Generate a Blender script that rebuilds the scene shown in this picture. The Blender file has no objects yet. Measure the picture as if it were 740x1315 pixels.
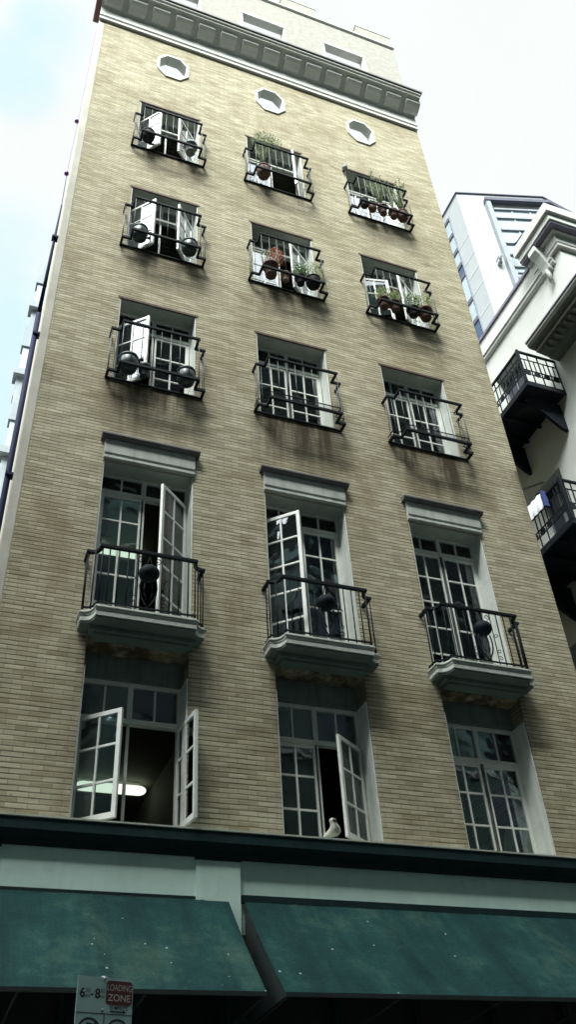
import bpy, bmesh, math, random
from mathutils import Vector, Matrix
random.seed(7)
S = bpy.context.scene
COL = S.collection
R = math.radians

# ------------------------------------------------------------------ materials
def newmat(name):
    m = bpy.data.materials.new(name); m.use_nodes = True
    nt = m.node_tree; nt.nodes.clear()
    out = nt.nodes.new('ShaderNodeOutputMaterial')
    return m, nt, out
def N(nt, t, **kw):
    n = nt.nodes.new(t)
    for k, v in kw.items():
        if k.startswith('i_'): n.inputs[k[2:].replace('_', ' ')].default_value = v
        else: setattr(n, k, v)
    return n
def ramp(nt, stops, fac):
    r = N(nt, 'ShaderNodeValToRGB'); cr = r.color_ramp
    while len(cr.elements) < len(stops): cr.elements.new(0.5)
    for e, (p, c) in zip(cr.elements, stops):
        e.position = p; e.color = (c[0], c[1], c[2], 1) if isinstance(c, tuple) else (c, c, c, 1)
    nt.links.new(fac, r.inputs['Fac']); return r
def mixc(nt, fac, a, b, mode='MIX'):
    m = N(nt, 'ShaderNodeMix', data_type='RGBA', blend_type=mode)
    for s, v in ((0, fac), (6, a), (7, b)):
        if hasattr(v, 'default_value') or isinstance(v, bpy.types.NodeSocket): nt.links.new(v, m.inputs[s])
        else: m.inputs[s].default_value = (v[0], v[1], v[2], 1) if isinstance(v, tuple) else v
    return m.outputs[2]
def paint(name, col, rough=0.55, var=0.25, scale=3.0, streak=0.0, bump=0.1, dirt=(0.12, 0.11, 0.08), metal=0.0, grime=0.3):
    """painted / rendered surface with blotches, vertical streaks and fine grain"""
    m, nt, out = newmat(name)
    b = N(nt, 'ShaderNodeBsdfPrincipled'); nt.links.new(b.outputs[0], out.inputs[0])
    b.inputs['Roughness'].default_value = rough; b.inputs['Metallic'].default_value = metal
    tc = N(nt, 'ShaderNodeTexCoord')
    n1 = N(nt, 'ShaderNodeTexNoise'); n1.inputs['Scale'].default_value = scale; n1.inputs['Detail'].default_value = 8; n1.inputs['Roughness'].default_value = 0.65
    nt.links.new(tc.outputs['Object'], n1.inputs['Vector'])
    mp = N(nt, 'ShaderNodeMapping'); mp.inputs['Scale'].default_value = (6, 6, 0.5)
    nt.links.new(tc.outputs['Object'], mp.inputs['Vector'])
    n2 = N(nt, 'ShaderNodeTexNoise'); n2.inputs['Scale'].default_value = 2.0; n2.inputs['Detail'].default_value = 6
    nt.links.new(mp.outputs[0], n2.inputs['Vector'])
    dark = tuple(c * (1 - var) for c in col); lite = tuple(min(1, c * (1 + var * 0.5)) for c in col)
    r1 = ramp(nt, [(0.3, dark), (0.7, lite)], n1.outputs['Fac'])
    r2 = ramp(nt, [(0.48, 0.0), (0.75, 1.0)], n2.outputs['Fac'])
    mul = N(nt, 'ShaderNodeMath', operation='MULTIPLY'); mul.inputs[1].default_value = max(streak, 0.0)
    nt.links.new(r2.outputs['Color'], mul.inputs[0])
    c = mixc(nt, mul.outputs[0], r1.outputs['Color'], dirt)
    n3 = N(nt, 'ShaderNodeTexNoise'); n3.inputs['Scale'].default_value = 1.1; n3.inputs['Detail'].default_value = 9; n3.inputs['Roughness'].default_value = 0.7
    nt.links.new(tc.outputs['Object'], n3.inputs['Vector'])
    r3 = ramp(nt, [(0.55, 0.0), (0.75, 1.0)], n3.outputs['Fac'])
    m3 = N(nt, 'ShaderNodeMath', operation='MULTIPLY'); m3.inputs[1].default_value = grime
    nt.links.new(r3.outputs['Color'], m3.inputs[0])
    c = mixc(nt, m3.outputs[0], c, dirt)
    nt.links.new(c, b.inputs['Base Color'])
    if bump:
        n4 = N(nt, 'ShaderNodeTexNoise'); n4.inputs['Scale'].default_value = 40; n4.inputs['Detail'].default_value = 4
        nt.links.new(tc.outputs['Object'], n4.inputs['Vector'])
        bp = N(nt, 'ShaderNodeBump'); bp.inputs['Strength'].default_value = bump; bp.inputs['Distance'].default_value = 0.01
        nt.links.new(n4.outputs['Fac'], bp.inputs['Height']); nt.links.new(bp.outputs[0], b.inputs['Normal'])
    return m
def brick_mat():
    m, nt, out = newmat('buff_brick')
    b = N(nt, 'ShaderNodeBsdfPrincipled'); nt.links.new(b.outputs[0], out.inputs[0]); b.inputs['Roughness'].default_value = 0.85
    b.inputs['Specular IOR Level'].default_value = 0.2
    tc = N(nt, 'ShaderNodeTexCoord'); sx = N(nt, 'ShaderNodeSeparateXYZ'); nt.links.new(tc.outputs['Object'], sx.inputs[0])
    add = N(nt, 'ShaderNodeMath', operation='ADD'); nt.links.new(sx.outputs[0], add.inputs[0]); nt.links.new(sx.outputs[1], add.inputs[1])
    cx = N(nt, 'ShaderNodeCombineXYZ'); nt.links.new(add.outputs[0], cx.inputs[0]); nt.links.new(sx.outputs[2], cx.inputs[1])
    # slightly wandering courses
    nw = N(nt, 'ShaderNodeTexNoise'); nw.inputs['Scale'].default_value = 2.5; nt.links.new(cx.outputs[0], nw.inputs['Vector'])
    vs = N(nt, 'ShaderNodeVectorMath', operation='MULTIPLY_ADD'); vs.inputs[1].default_value = (0.012, 0.012, 0)
    nt.links.new(nw.outputs['Color'], vs.inputs[0]); nt.links.new(cx.outputs[0], vs.inputs[2])
    def bt(c1, c2, mo, bias):
        t = N(nt, 'ShaderNodeTexBrick'); t.inputs['Scale'].default_value = 1.0
        t.inputs['Brick Width'].default_value = 0.215; t.inputs['Row Height'].default_value = 0.057
        t.inputs['Mortar Size'].default_value = 0.006; t.inputs['Mortar Smooth'].default_value = 0.3; t.inputs['Bias'].default_value = bias
        t.inputs['Color1'].default_value = (*c1, 1); t.inputs['Color2'].default_value = (*c2, 1); t.inputs['Mortar'].default_value = (*mo, 1)
        nt.links.new(vs.outputs[0], t.inputs['Vector']); return t
    t = bt((0.360, 0.336, 0.228), (0.505, 0.480, 0.358), (0.30, 0.277, 0.19), 0.0)
    t.inputs['Mortar Smooth'].default_value = 0.6
    tb = bt((0, 0, 0), (0, 0, 0), (1, 1, 1), 0); tb.inputs['Brick Width'].default_value = 400.0; tb.inputs['Mortar Size'].default_value = 0.0085; tb.inputs['Mortar Smooth'].default_value = 0.5; tb.offset = 0
    sh = N(nt, 'ShaderNodeVectorMath', operation='ADD'); sh.inputs[1].default_value = (150.0, 0, 0); nt.links.new(vs.outputs[0], sh.inputs[0]); nt.links.new(sh.outputs[0], tb.inputs['Vector'])
    # long-wave weathering
    n1 = N(nt, 'ShaderNodeTexNoise'); n1.inputs['Scale'].default_value = 0.7; n1.inputs['Detail'].default_value = 7; n1.inputs['Roughness'].default_value = 0.6
    nt.links.new(tc.outputs['Object'], n1.inputs['Vector'])
    r1 = ramp(nt, [(0.3, (0.72, 0.68, 0.60)), (0.55, (1, 1, 1)), (0.75, (1.0, 0.98, 0.94))], n1.outputs['Fac'])
    # bed joints: raked, their darkness comes and goes along the wall
    nj = N(nt, 'ShaderNodeTexNoise'); nj.inputs['Scale'].default_value = 3.0; nj.inputs['Detail'].default_value = 5
    mj = N(nt, 'ShaderNodeMapping'); mj.inputs['Scale'].default_value = (0.8, 0.8, 2.5); nt.links.new(tc.outputs['Object'], mj.inputs['Vector']); nt.links.new(mj.outputs[0], nj.inputs['Vector'])
    rj = ramp(nt, [(0.38, 0.15), (0.62, 1.0)], nj.outputs['Fac'])
    jm = N(nt, 'ShaderNodeMath', operation='MULTIPLY'); nt.links.new(tb.outputs['Fac'], jm.inputs[0]); nt.links.new(rj.outputs['Color'], jm.inputs[1])
    c = mixc(nt, jm.outputs[0], t.outputs['Color'], (0.12, 0.105, 0.07))
    c = mixc(nt, 0.8, c, r1.outputs['Color'], 'MULTIPLY')
    # course-wise streaks: single rows/bricks lighter or darker
    mp = N(nt, 'ShaderNodeMapping'); mp.inputs['Scale'].default_value = (1.8, 1.8, 17.5); nt.links.new(tc.outputs['Object'], mp.inputs['Vector'])
    n2 = N(nt, 'ShaderNodeTexNoise'); n2.inputs['Scale'].default_value = 1.0; n2.inputs['Detail'].default_value = 5; nt.links.new(mp.outputs[0], n2.inputs['Vector'])
    r2 = ramp(nt, [(0.33, (0.76, 0.73, 0.68)), (0.5, (1, 1, 1)), (0.66, (1.25, 1.26, 1.26))], n2.outputs['Fac'])
    c = mixc(nt, 0.75, c, r2.outputs['Color'], 'MULTIPLY')
    # rusty-brown run-off stains
    mp3 = N(nt, 'ShaderNodeMapping'); mp3.inputs['Scale'].default_value = (1.3, 1.3, 0.55); nt.links.new(tc.outputs['Object'], mp3.inputs['Vector'])
    n3 = N(nt, 'ShaderNodeTexNoise'); n3.inputs['Scale'].default_value = 1.0; n3.inputs['Detail'].default_value = 9; n3.inputs['Roughness'].default_value = 0.62; nt.links.new(mp3.outputs[0], n3.inputs['Vector'])
    r3 = ramp(nt, [(0.53, 0.0), (0.72, 0.6)], n3.outputs['Fac'])
    c = mixc(nt, r3.outputs['Color'], c, (0.20, 0.145, 0.085))
    def mth(op, a, b_=None, clamp=False):
        q = N(nt, 'ShaderNodeMath', operation=op); q.use_clamp = clamp
        for i, v in enumerate((a, b_)):
            if v is None: continue
            if isinstance(v, (int, float)): q.inputs[i].default_value = v
            else: nt.links.new(v, q.inputs[i])
        return q.outputs[0]
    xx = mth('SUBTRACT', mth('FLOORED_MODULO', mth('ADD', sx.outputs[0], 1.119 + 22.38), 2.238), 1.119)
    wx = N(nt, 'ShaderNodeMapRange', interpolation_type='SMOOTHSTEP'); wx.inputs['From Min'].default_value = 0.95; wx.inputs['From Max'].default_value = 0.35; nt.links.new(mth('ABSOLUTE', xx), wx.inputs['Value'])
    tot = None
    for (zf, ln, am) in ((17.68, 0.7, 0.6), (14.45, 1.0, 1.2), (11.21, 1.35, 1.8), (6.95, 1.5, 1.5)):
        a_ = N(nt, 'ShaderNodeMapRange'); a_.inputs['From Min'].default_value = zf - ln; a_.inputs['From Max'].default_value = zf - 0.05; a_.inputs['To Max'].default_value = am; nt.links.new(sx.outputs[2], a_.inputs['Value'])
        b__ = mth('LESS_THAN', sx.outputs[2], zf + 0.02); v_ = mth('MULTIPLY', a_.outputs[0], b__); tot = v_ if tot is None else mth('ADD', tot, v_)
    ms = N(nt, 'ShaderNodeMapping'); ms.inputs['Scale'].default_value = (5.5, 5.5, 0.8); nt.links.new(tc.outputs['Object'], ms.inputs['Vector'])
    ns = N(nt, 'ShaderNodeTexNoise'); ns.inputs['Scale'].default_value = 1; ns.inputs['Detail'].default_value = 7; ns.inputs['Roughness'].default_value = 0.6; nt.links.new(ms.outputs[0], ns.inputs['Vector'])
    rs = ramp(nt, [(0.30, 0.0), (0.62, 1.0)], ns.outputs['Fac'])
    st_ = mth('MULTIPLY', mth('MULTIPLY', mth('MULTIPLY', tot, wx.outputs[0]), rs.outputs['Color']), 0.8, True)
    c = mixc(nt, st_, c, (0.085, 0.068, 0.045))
    n5 = N(nt, 'ShaderNodeTexNoise'); n5.inputs['Scale'].default_value = 7; n5.inputs['Detail'].default_value = 5; nt.links.new(tc.outputs['Object'], n5.inputs['Vector'])
    r5 = ramp(nt, [(0.66, 0.0), (0.72, 0.55)], n5.outputs['Fac'])
    c = mixc(nt, r5.outputs['Color'], c, (0.19, 0.16, 0.12))
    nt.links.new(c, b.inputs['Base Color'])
    n4 = N(nt, 'ShaderNodeTexNoise'); n4.inputs['Scale'].default_value = 60; nt.links.new(tc.outputs['Object'], n4.inputs['Vector'])
    hm = N(nt, 'ShaderNodeMath', operation='MULTIPLY_ADD'); nt.links.new(tb.outputs['Fac'], hm.inputs[0]); hm.inputs[1].default_value = -1.0
    n4m = N(nt, 'ShaderNodeMath', operation='MULTIPLY'); n4m.inputs[1].default_value = 0.4; nt.links.new(n4.outputs['Fac'], n4m.inputs[0]); nt.links.new(n4m.outputs[0], hm.inputs[2])
    bp = N(nt, 'ShaderNodeBump'); bp.inputs['Strength'].default_value = 0.8; bp.inputs['Distance'].default_value = 0.012
    nt.links.new(hm.outputs[0], bp.inputs['Height']); nt.links.new(bp.outputs[0], b.inputs['Normal'])
    return m
def glass_mat(name, tint=(0.84, 0.92, 0.91), base=0.07, refl=(0.9, 0.95, 1.0), wav=0.02):
    m, nt, out = newmat(name)
    tr = N(nt, 'ShaderNodeBsdfTransparent'); tr.inputs[0].default_value = (*tint, 1)
    gl = N(nt, 'ShaderNodeBsdfGlossy'); gl.inputs['Roughness'].default_value = 0.015; gl.inputs['Color'].default_value = (*refl, 1)
    tc = N(nt, 'ShaderNodeTexCoord'); n = N(nt, 'ShaderNodeTexNoise'); n.inputs['Scale'].default_value = 2.2; nt.links.new(tc.outputs['Object'], n.inputs['Vector'])
    bp = N(nt, 'ShaderNodeBump'); bp.inputs['Strength'].default_value = 0.25 if wav > 0.01 else 0.03; bp.inputs['Distance'].default_value = wav
    nt.links.new(n.outputs['Fac'], bp.inputs['Height']); nt.links.new(bp.outputs[0], gl.inputs['Normal'])
    fr = N(nt, 'ShaderNodeFresnel'); fr.inputs['IOR'].default_value = 1.52
    mm = N(nt, 'ShaderNodeMath', operation='MULTIPLY_ADD'); nt.links.new(fr.outputs[0], mm.inputs[0]); mm.inputs[1].default_value = 1.25; mm.inputs[2].default_value = base; mm.use_clamp = True
    mx = N(nt, 'ShaderNodeMixShader'); nt.links.new(mm.outputs[0], mx.inputs[0]); nt.links.new(tr.outputs[0], mx.inputs[1]); nt.links.new(gl.outputs[0], mx.inputs[2])
    nt.links.new(mx.outputs[0], out.inputs[0]); return m
def leaf_mat(name, a, b_):
    m, nt, out = newmat(name)
    b = N(nt, 'ShaderNodeBsdfPrincipled'); b.inputs['Roughness'].default_value = 0.5
    tc = N(nt, 'ShaderNodeTexCoord'); n = N(nt, 'ShaderNodeTexNoise'); n.inputs['Scale'].default_value = 14; nt.links.new(tc.outputs['Object'], n.inputs['Vector'])
    r = ramp(nt, [(0.35, a), (0.65, b_)], n.outputs['Fac']); nt.links.new(r.outputs[0], b.inputs['Base Color'])
    t = N(nt, 'ShaderNodeBsdfTranslucent'); nt.links.new(r.outputs[0], t.inputs[0])
    mx = N(nt, 'ShaderNodeMixShader'); mx.inputs[0].default_value = 0.35; nt.links.new(b.outputs[0], mx.inputs[1]); nt.links.new(t.outputs[0], mx.inputs[2])
    nt.links.new(mx.outputs[0], out.inputs[0]); return m
def emis(name, col, s):
    m, nt, out = newmat(name); e = N(nt, 'ShaderNodeEmission'); e.inputs[0].default_value = (*col, 1); e.inputs[1].default_value = s
    nt.links.new(e.outputs[0], out.inputs[0]); return m
def awning_mat():
    m, nt, out = newmat('awning_canvas')
    b = N(nt, 'ShaderNodeBsdfPrincipled'); nt.links.new(b.outputs[0], out.inputs[0]); b.inputs['Roughness'].default_value = 0.8; b.inputs['Specular IOR Level'].default_value = 0.12
    tc = N(nt, 'ShaderNodeTexCoord')
    n1 = N(nt, 'ShaderNodeTexNoise'); n1.inputs['Scale'].default_value = 1.3; n1.inputs['Detail'].default_value = 8; n1.inputs['Roughness'].default_value = 0.7; nt.links.new(tc.outputs['Object'], n1.inputs['Vector'])
    r1 = ramp(nt, [(0.3, (0.007, 0.034, 0.036)), (0.52, (0.013, 0.057, 0.054)), (0.70, (0.050, 0.105, 0.080))], n1.outputs['Fac'])
    mp = N(nt, 'ShaderNodeMapping'); mp.inputs['Scale'].default_value = (7, 0.6, 0.6); nt.links.new(tc.outputs['Object'], mp.inputs['Vector'])
    n2 = N(nt, 'ShaderNodeTexNoise'); n2.inputs['Scale'].default_value = 1; n2.inputs['Detail'].default_value = 6; nt.links.new(mp.outputs[0], n2.inputs['Vector'])
    r2 = ramp(nt, [(0.35, 0.68), (0.7, 1.12)], n2.outputs['Fac'])
    c = mixc(nt, 0.8, r1.outputs[0], r2.outputs[0], 'MULTIPLY')
    # fine canvas grain
    n3 = N(nt, 'ShaderNodeTexNoise'); n3.inputs['Scale'].default_value = 45; n3.inputs['Detail'].default_value = 3; nt.links.new(tc.outputs['Object'], n3.inputs['Vector'])
    r3 = ramp(nt, [(0.35, 0.75), (0.7, 1.2)], n3.outputs['Fac'])
    c = mixc(nt, 0.7, c, r3.outputs[0], 'MULTIPLY')
    # bird droppings: rare small pale spots, clustered
    v = N(nt, 'ShaderNodeTexVoronoi'); v.inputs['Scale'].default_value = 11; nt.links.new(tc.outputs['Object'], v.inputs['Vector'])
    sp = N(nt, 'ShaderNodeSeparateColor'); nt.links.new(v.outputs['Color'], sp.inputs[0])
    n4 = N(nt, 'ShaderNodeTexNoise'); n4.inputs['Scale'].default_value = 1.6; n4.inputs['Detail'].default_value = 1; nt.links.new(tc.outputs['Object'], n4.inputs['Vector'])
    thr = N(nt, 'ShaderNodeMath', operation='MULTIPLY'); nt.links.new(sp.outputs[0], thr.inputs[0]); nt.links.new(n4.outputs['Fac'], thr.inputs[1])
    g1 = N(nt, 'ShaderNodeMath', operation='GREATER_THAN'); g1.inputs[1].default_value = 0.41; nt.links.new(thr.outputs[0], g1.inputs[0])
    rad = N(nt, 'ShaderNodeMath', operation='MULTIPLY_ADD'); nt.links.new(sp.outputs[1], rad.inputs[0]); rad.inputs[1].default_value = 0.12; rad.inputs[2].default_value = 0.03
    g2 = N(nt, 'ShaderNodeMath', operation='LESS_THAN'); nt.links.new(v.outputs['Distance'], g2.inputs[0]); nt.links.new(rad.outputs[0], g2.inputs[1])
    g = N(nt, 'ShaderNodeMath', operation='MULTIPLY'); nt.links.new(g1.outputs[0], g.inputs[0]); nt.links.new(g2.outputs[0], g.inputs[1])
    c = mixc(nt, g.outputs[0], c, (0.30, 0.38, 0.37))
    nt.links.new(c, b.inputs['Base Color'])
    bp = N(nt, 'ShaderNodeBump'); bp.inputs['Strength'].default_value = 0.5; bp.inputs['Distance'].default_value = 0.01
    nt.links.new(n3.outputs['Fac'], bp.inputs['Height']); nt.links.new(bp.outputs[0], b.inputs['Normal'])
    return m

M = {}
M['brick'] = brick_mat()
M['strip'] = paint('corner_render', (0.46, 0.45, 0.39), 0.8, 0.2, 2.0, 0.25, dirt=(0.25, 0.24, 0.2))
M['cream'] = paint('cream_stucco', (0.58, 0.61, 0.57), 0.7, 0.16, 2.0, 0.3, dirt=(0.26, 0.28, 0.25))
M['cornice'] = paint('cornice_stucco', (0.64, 0.66, 0.62), 0.85, 0.06, 1.6, 0.12, dirt=(0.4, 0.42, 0.38), grime=0.1)
M['capdark'] = paint('lead_flashing', (0.13, 0.13, 0.14), 0.6, 0.35, 4, 0.4)
M['lintel'] = paint('lintel_stone', (0.46, 0.50, 0.47), 0.75, 0.2, 3, 0.45, dirt=(0.2, 0.22, 0.2))
M['frame'] = paint('window_paint', (0.66, 0.70, 0.66), 0.45, 0.15, 5, 0.25, dirt=(0.3, 0.31, 0.27), grime=0.2)
M['head'] = paint('head_shade_tone', (0.15, 0.19, 0.175), 0.7, 0.3, 3, 0.6, dirt=(0.05, 0.06, 0.055))  # recess shade is put into this dark base colour, streaks on top
M['sash'] = paint('sash_paint', (0.74, 0.77, 0.73), 0.35, 0.1, 5, 0.15, dirt=(0.35, 0.35, 0.3), grime=0.15)
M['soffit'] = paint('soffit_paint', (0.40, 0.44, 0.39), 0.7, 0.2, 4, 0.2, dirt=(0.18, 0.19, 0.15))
M['rust'] = paint('rusty_lintel', (0.10, 0.06, 0.045), 0.8, 0.4, 8, 0.2)
M['iron'] = paint('black_iron', (0.008, 0.012, 0.016), 0.6, 0.3, 10, 0.0, bump=0.15, dirt=(0.04, 0.035, 0.03), grime=0.2)
M['bar'] = paint('grey_iron_bar', (0.10, 0.115, 0.115), 0.45, 0.3, 10, 0.0, dirt=(0.08, 0.06, 0.04))
M['wire'] = paint('grey_wire', (0.07, 0.075, 0.07), 0.6, 0.3, 10, 0.0)
M['ball'] = paint('ball_patina', (0.006, 0.013, 0.018), 0.5, 0.35, 7, 0.0, dirt=(0.04, 0.06, 0.06), grime=0.4)
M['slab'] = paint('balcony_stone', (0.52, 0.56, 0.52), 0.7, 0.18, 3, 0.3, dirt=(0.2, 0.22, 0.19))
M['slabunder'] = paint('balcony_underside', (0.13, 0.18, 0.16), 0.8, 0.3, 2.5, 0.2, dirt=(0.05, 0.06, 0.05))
M['darkband'] = paint('dark_green_paint', (0.010, 0.030, 0.031), 0.75, 0.3, 3, 0.2, dirt=(0.04, 0.05, 0.045))
M['ledgelit'] = paint('ledge_sunlit_tone', (0.42, 0.46, 0.40), 0.7, 0.2, 5, 0.2)  # pale strip colour stands in for sunlight on the ledge's top edge
M['fascia'] = paint('fascia_paint', (0.62, 0.83, 0.75), 0.75, 0.14, 1.2, 0.1, dirt=(0.16, 0.22, 0.2))
M['awning'] = awning_mat()
M['awnunder'] = paint('awning_frame', (0.01, 0.02, 0.02), 0.7, 0.3, 4, 0)
M['black'] = paint('shopfront_black', (0.008, 0.010, 0.011), 0.6, 0.3, 4, 0)
M['glass'] = glass_mat('window_glass', base=0.03)
M['glassold'] = glass_mat('old_window_glass', base=0.22, wav=0.008)
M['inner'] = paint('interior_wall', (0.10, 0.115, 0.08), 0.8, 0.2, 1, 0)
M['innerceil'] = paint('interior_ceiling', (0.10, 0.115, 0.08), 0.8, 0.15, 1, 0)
M['net'] = paint('net_curtain', (0.46, 0.49, 0.49), 0.9, 0.1, 6, 0.3, bump=0, dirt=(0.4, 0.42, 0.42))
M['creamcloth'] = paint('cream_cloth', (0.84, 0.80, 0.60), 0.9, 0.08, 6, 0.1, bump=0, dirt=(0.6, 0.56, 0.44), grime=0.1)
M['tealpot'] = paint('teal_glaze', (0.018, 0.048, 0.055), 0.4, 0.3, 9, 0.2, dirt=(0.10, 0.12, 0.11))
M['blackpot'] = paint('black_plastic', (0.015, 0.017, 0.022), 0.4, 0.3, 9, 0)
M['terra'] = paint('terracotta', (0.11, 0.05, 0.04), 0.8, 0.35, 9, 0.3, dirt=(0.25, 0.2, 0.17))
M['terrapale'] = paint('pale_terracotta', (0.30, 0.19, 0.13), 0.8, 0.35, 9, 0.3, dirt=(0.3, 0.28, 0.24))
M['greypot'] = paint('grey_concrete_pot', (0.25, 0.29, 0.30), 0.7, 0.2, 9, 0.3)
M['soil'] = paint('potting_soil', (0.03, 0.02, 0.015), 0.95, 0.4, 30, 0)
M['leaf'] = leaf_mat('green_leaves', (0.06, 0.13, 0.03), (0.16, 0.28, 0.08))
M['leafdry'] = leaf_mat('grey_green_twigs', (0.12, 0.17, 0.08), (0.26, 0.32, 0.18))
M['leafpale'] = leaf_mat('pale_leaves', (0.22, 0.30, 0.12), (0.42, 0.48, 0.26))
M['flower'] = leaf_mat('red_leaves', (0.30, 0.08, 0.04), (0.50, 0.22, 0.14))
M['pipe'] = paint('navy_pipe', (0.006, 0.012, 0.05), 0.7, 0.3, 5, 0.1)
M['bracket'] = paint('purple_bracket', (0.16, 0.05, 0.22), 0.5, 0.2, 5, 0)
M['redgutter'] = paint('red_brown_gutter', (0.22, 0.11, 0.11), 0.7, 0.3, 3, 0.3)
M['panel'] = paint('white_panel', (0.24, 0.265, 0.275), 0.5, 0.04, 0.8, 0.06, dirt=(0.6, 0.62, 0.63), grime=0.1)
M['joint'] = paint('panel_joint', (0.45, 0.48, 0.50), 0.8, 0.1, 1, 0)
M['navyframe'] = paint('navy_frame', (0.08, 0.085, 0.115), 0.5, 0.2, 2, 0)
M['bluebar'] = paint('steel_blue_mullion', (0.17, 0.20, 0.225), 0.45, 0.15, 2, 0.1)
M['tglass'] = paint('pale_tower_glass', (0.28, 0.34, 0.37), 0.08, 0.12, 0.35, 0.0, bump=0)
M['darkwin'] = paint('dark_glass', (0.02, 0.03, 0.055), 0.1, 0.3, 2, 0, bump=0)
M['bluewin'] = paint('blue_dark_glass', (0.03, 0.06, 0.12), 0.1, 0.3, 2, 0, bump=0)
M['stucco'] = paint('white_stucco', (0.50, 0.53, 0.51), 0.8, 0.14, 1.2, 0.12, dirt=(0.36, 0.37, 0.33), grime=0.4)
M['stucco_trim'] = paint('grey_stucco_trim', (0.47, 0.47, 0.46), 0.8, 0.18, 3, 0.35, dirt=(0.25, 0.25, 0.24))
M['dentil'] = paint('grey_cornice_paint', (0.17, 0.19, 0.16), 0.8, 0.25, 3, 0.35, dirt=(0.08, 0.09, 0.08))
M['purpleline'] = paint('purple_flashing', (0.12, 0.11, 0.16), 0.6, 0.2, 3, 0.1)
M['ironblue'] = paint('blue_black_iron', (0.009, 0.013, 0.020), 0.4, 0.3, 6, 0)
M['farbld'] = paint('far_concrete', (0.22, 0.26, 0.29), 0.8, 0.15, 0.8, 0.3, dirt=(0.4, 0.43, 0.46))
M['farglass'] = paint('far_glass', (0.30, 0.38, 0.45), 0.2, 0.2, 1, 0, bump=0)
M['asphalt'] = paint('asphalt', (0.05, 0.05, 0.052), 0.9, 0.25, 6, 0)
M['paving'] = paint('paving', (0.17, 0.17, 0.165), 0.9, 0.2, 4, 0)
M['opp'] = paint('grey_office_stone', (0.08, 0.13, 0.12), 0.8, 0.2, 0.6, 0.3)
M['galv'] = paint('galvanised_pole', (0.30, 0.33, 0.33), 0.4, 0.15, 8, 0.1, metal=0.6)
M['signface'] = paint('sign_face', (0.32, 0.50, 0.48), 0.5, 0.08, 6, 0.15, bump=0, dirt=(0.3, 0.4, 0.38), grime=0.15)
M['signred'] = paint('sign_maroon', (0.085, 0.02, 0.022), 0.5, 0.1, 6, 0, bump=0, grime=0.1)
M['signtxt'] = paint('sign_dark_ink', (0.012, 0.014, 0.02), 0.6, 0.1, 6, 0, bump=0)
M['signpale'] = paint('sign_pale_ink', (0.42, 0.40, 0.38), 0.6, 0.1, 6, 0, bump=0)
M['birdw'] = paint('white_feathers', (0.66, 0.66, 0.56), 0.9, 0.15, 14, 0)
M['birdb'] = paint('brown_feathers', (0.14, 0.09, 0.06), 0.9, 0.3, 14, 0)
M['towel'] = paint('white_cloth', (0.72, 0.76, 0.80), 0.9, 0.25, 9, 0.3, dirt=(0.35, 0.42, 0.5))
M['towelblue'] = paint('blue_cloth', (0.03, 0.05, 0.18), 0.9, 0.2, 9, 0)
M['lamp'] = emis('lit_tube', (0.92, 1.0, 0.80), 0.6)
M['lampcap'] = paint('lamp_end', (0.6, 0.6, 0.55), 0.5, 0.1, 5, 0)
M['mattex'] = paint('attic_render', (0.32, 0.32, 0.28), 0.85, 0.25, 7, 0.3, dirt=(0.25, 0.25, 0.21))

for k_ in ('iron', 'ball', 'pipe', 'ironblue', 'wire', 'darkband', 'blackpot', 'navyframe'):
    for n_ in M[k_].node_tree.nodes:
        if n_.type == 'BSDF_PRINCIPLED': n_.inputs['Specular IOR Level'].default_value = 0.15; n_.inputs['Roughness'].default_value = 0.7

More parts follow.
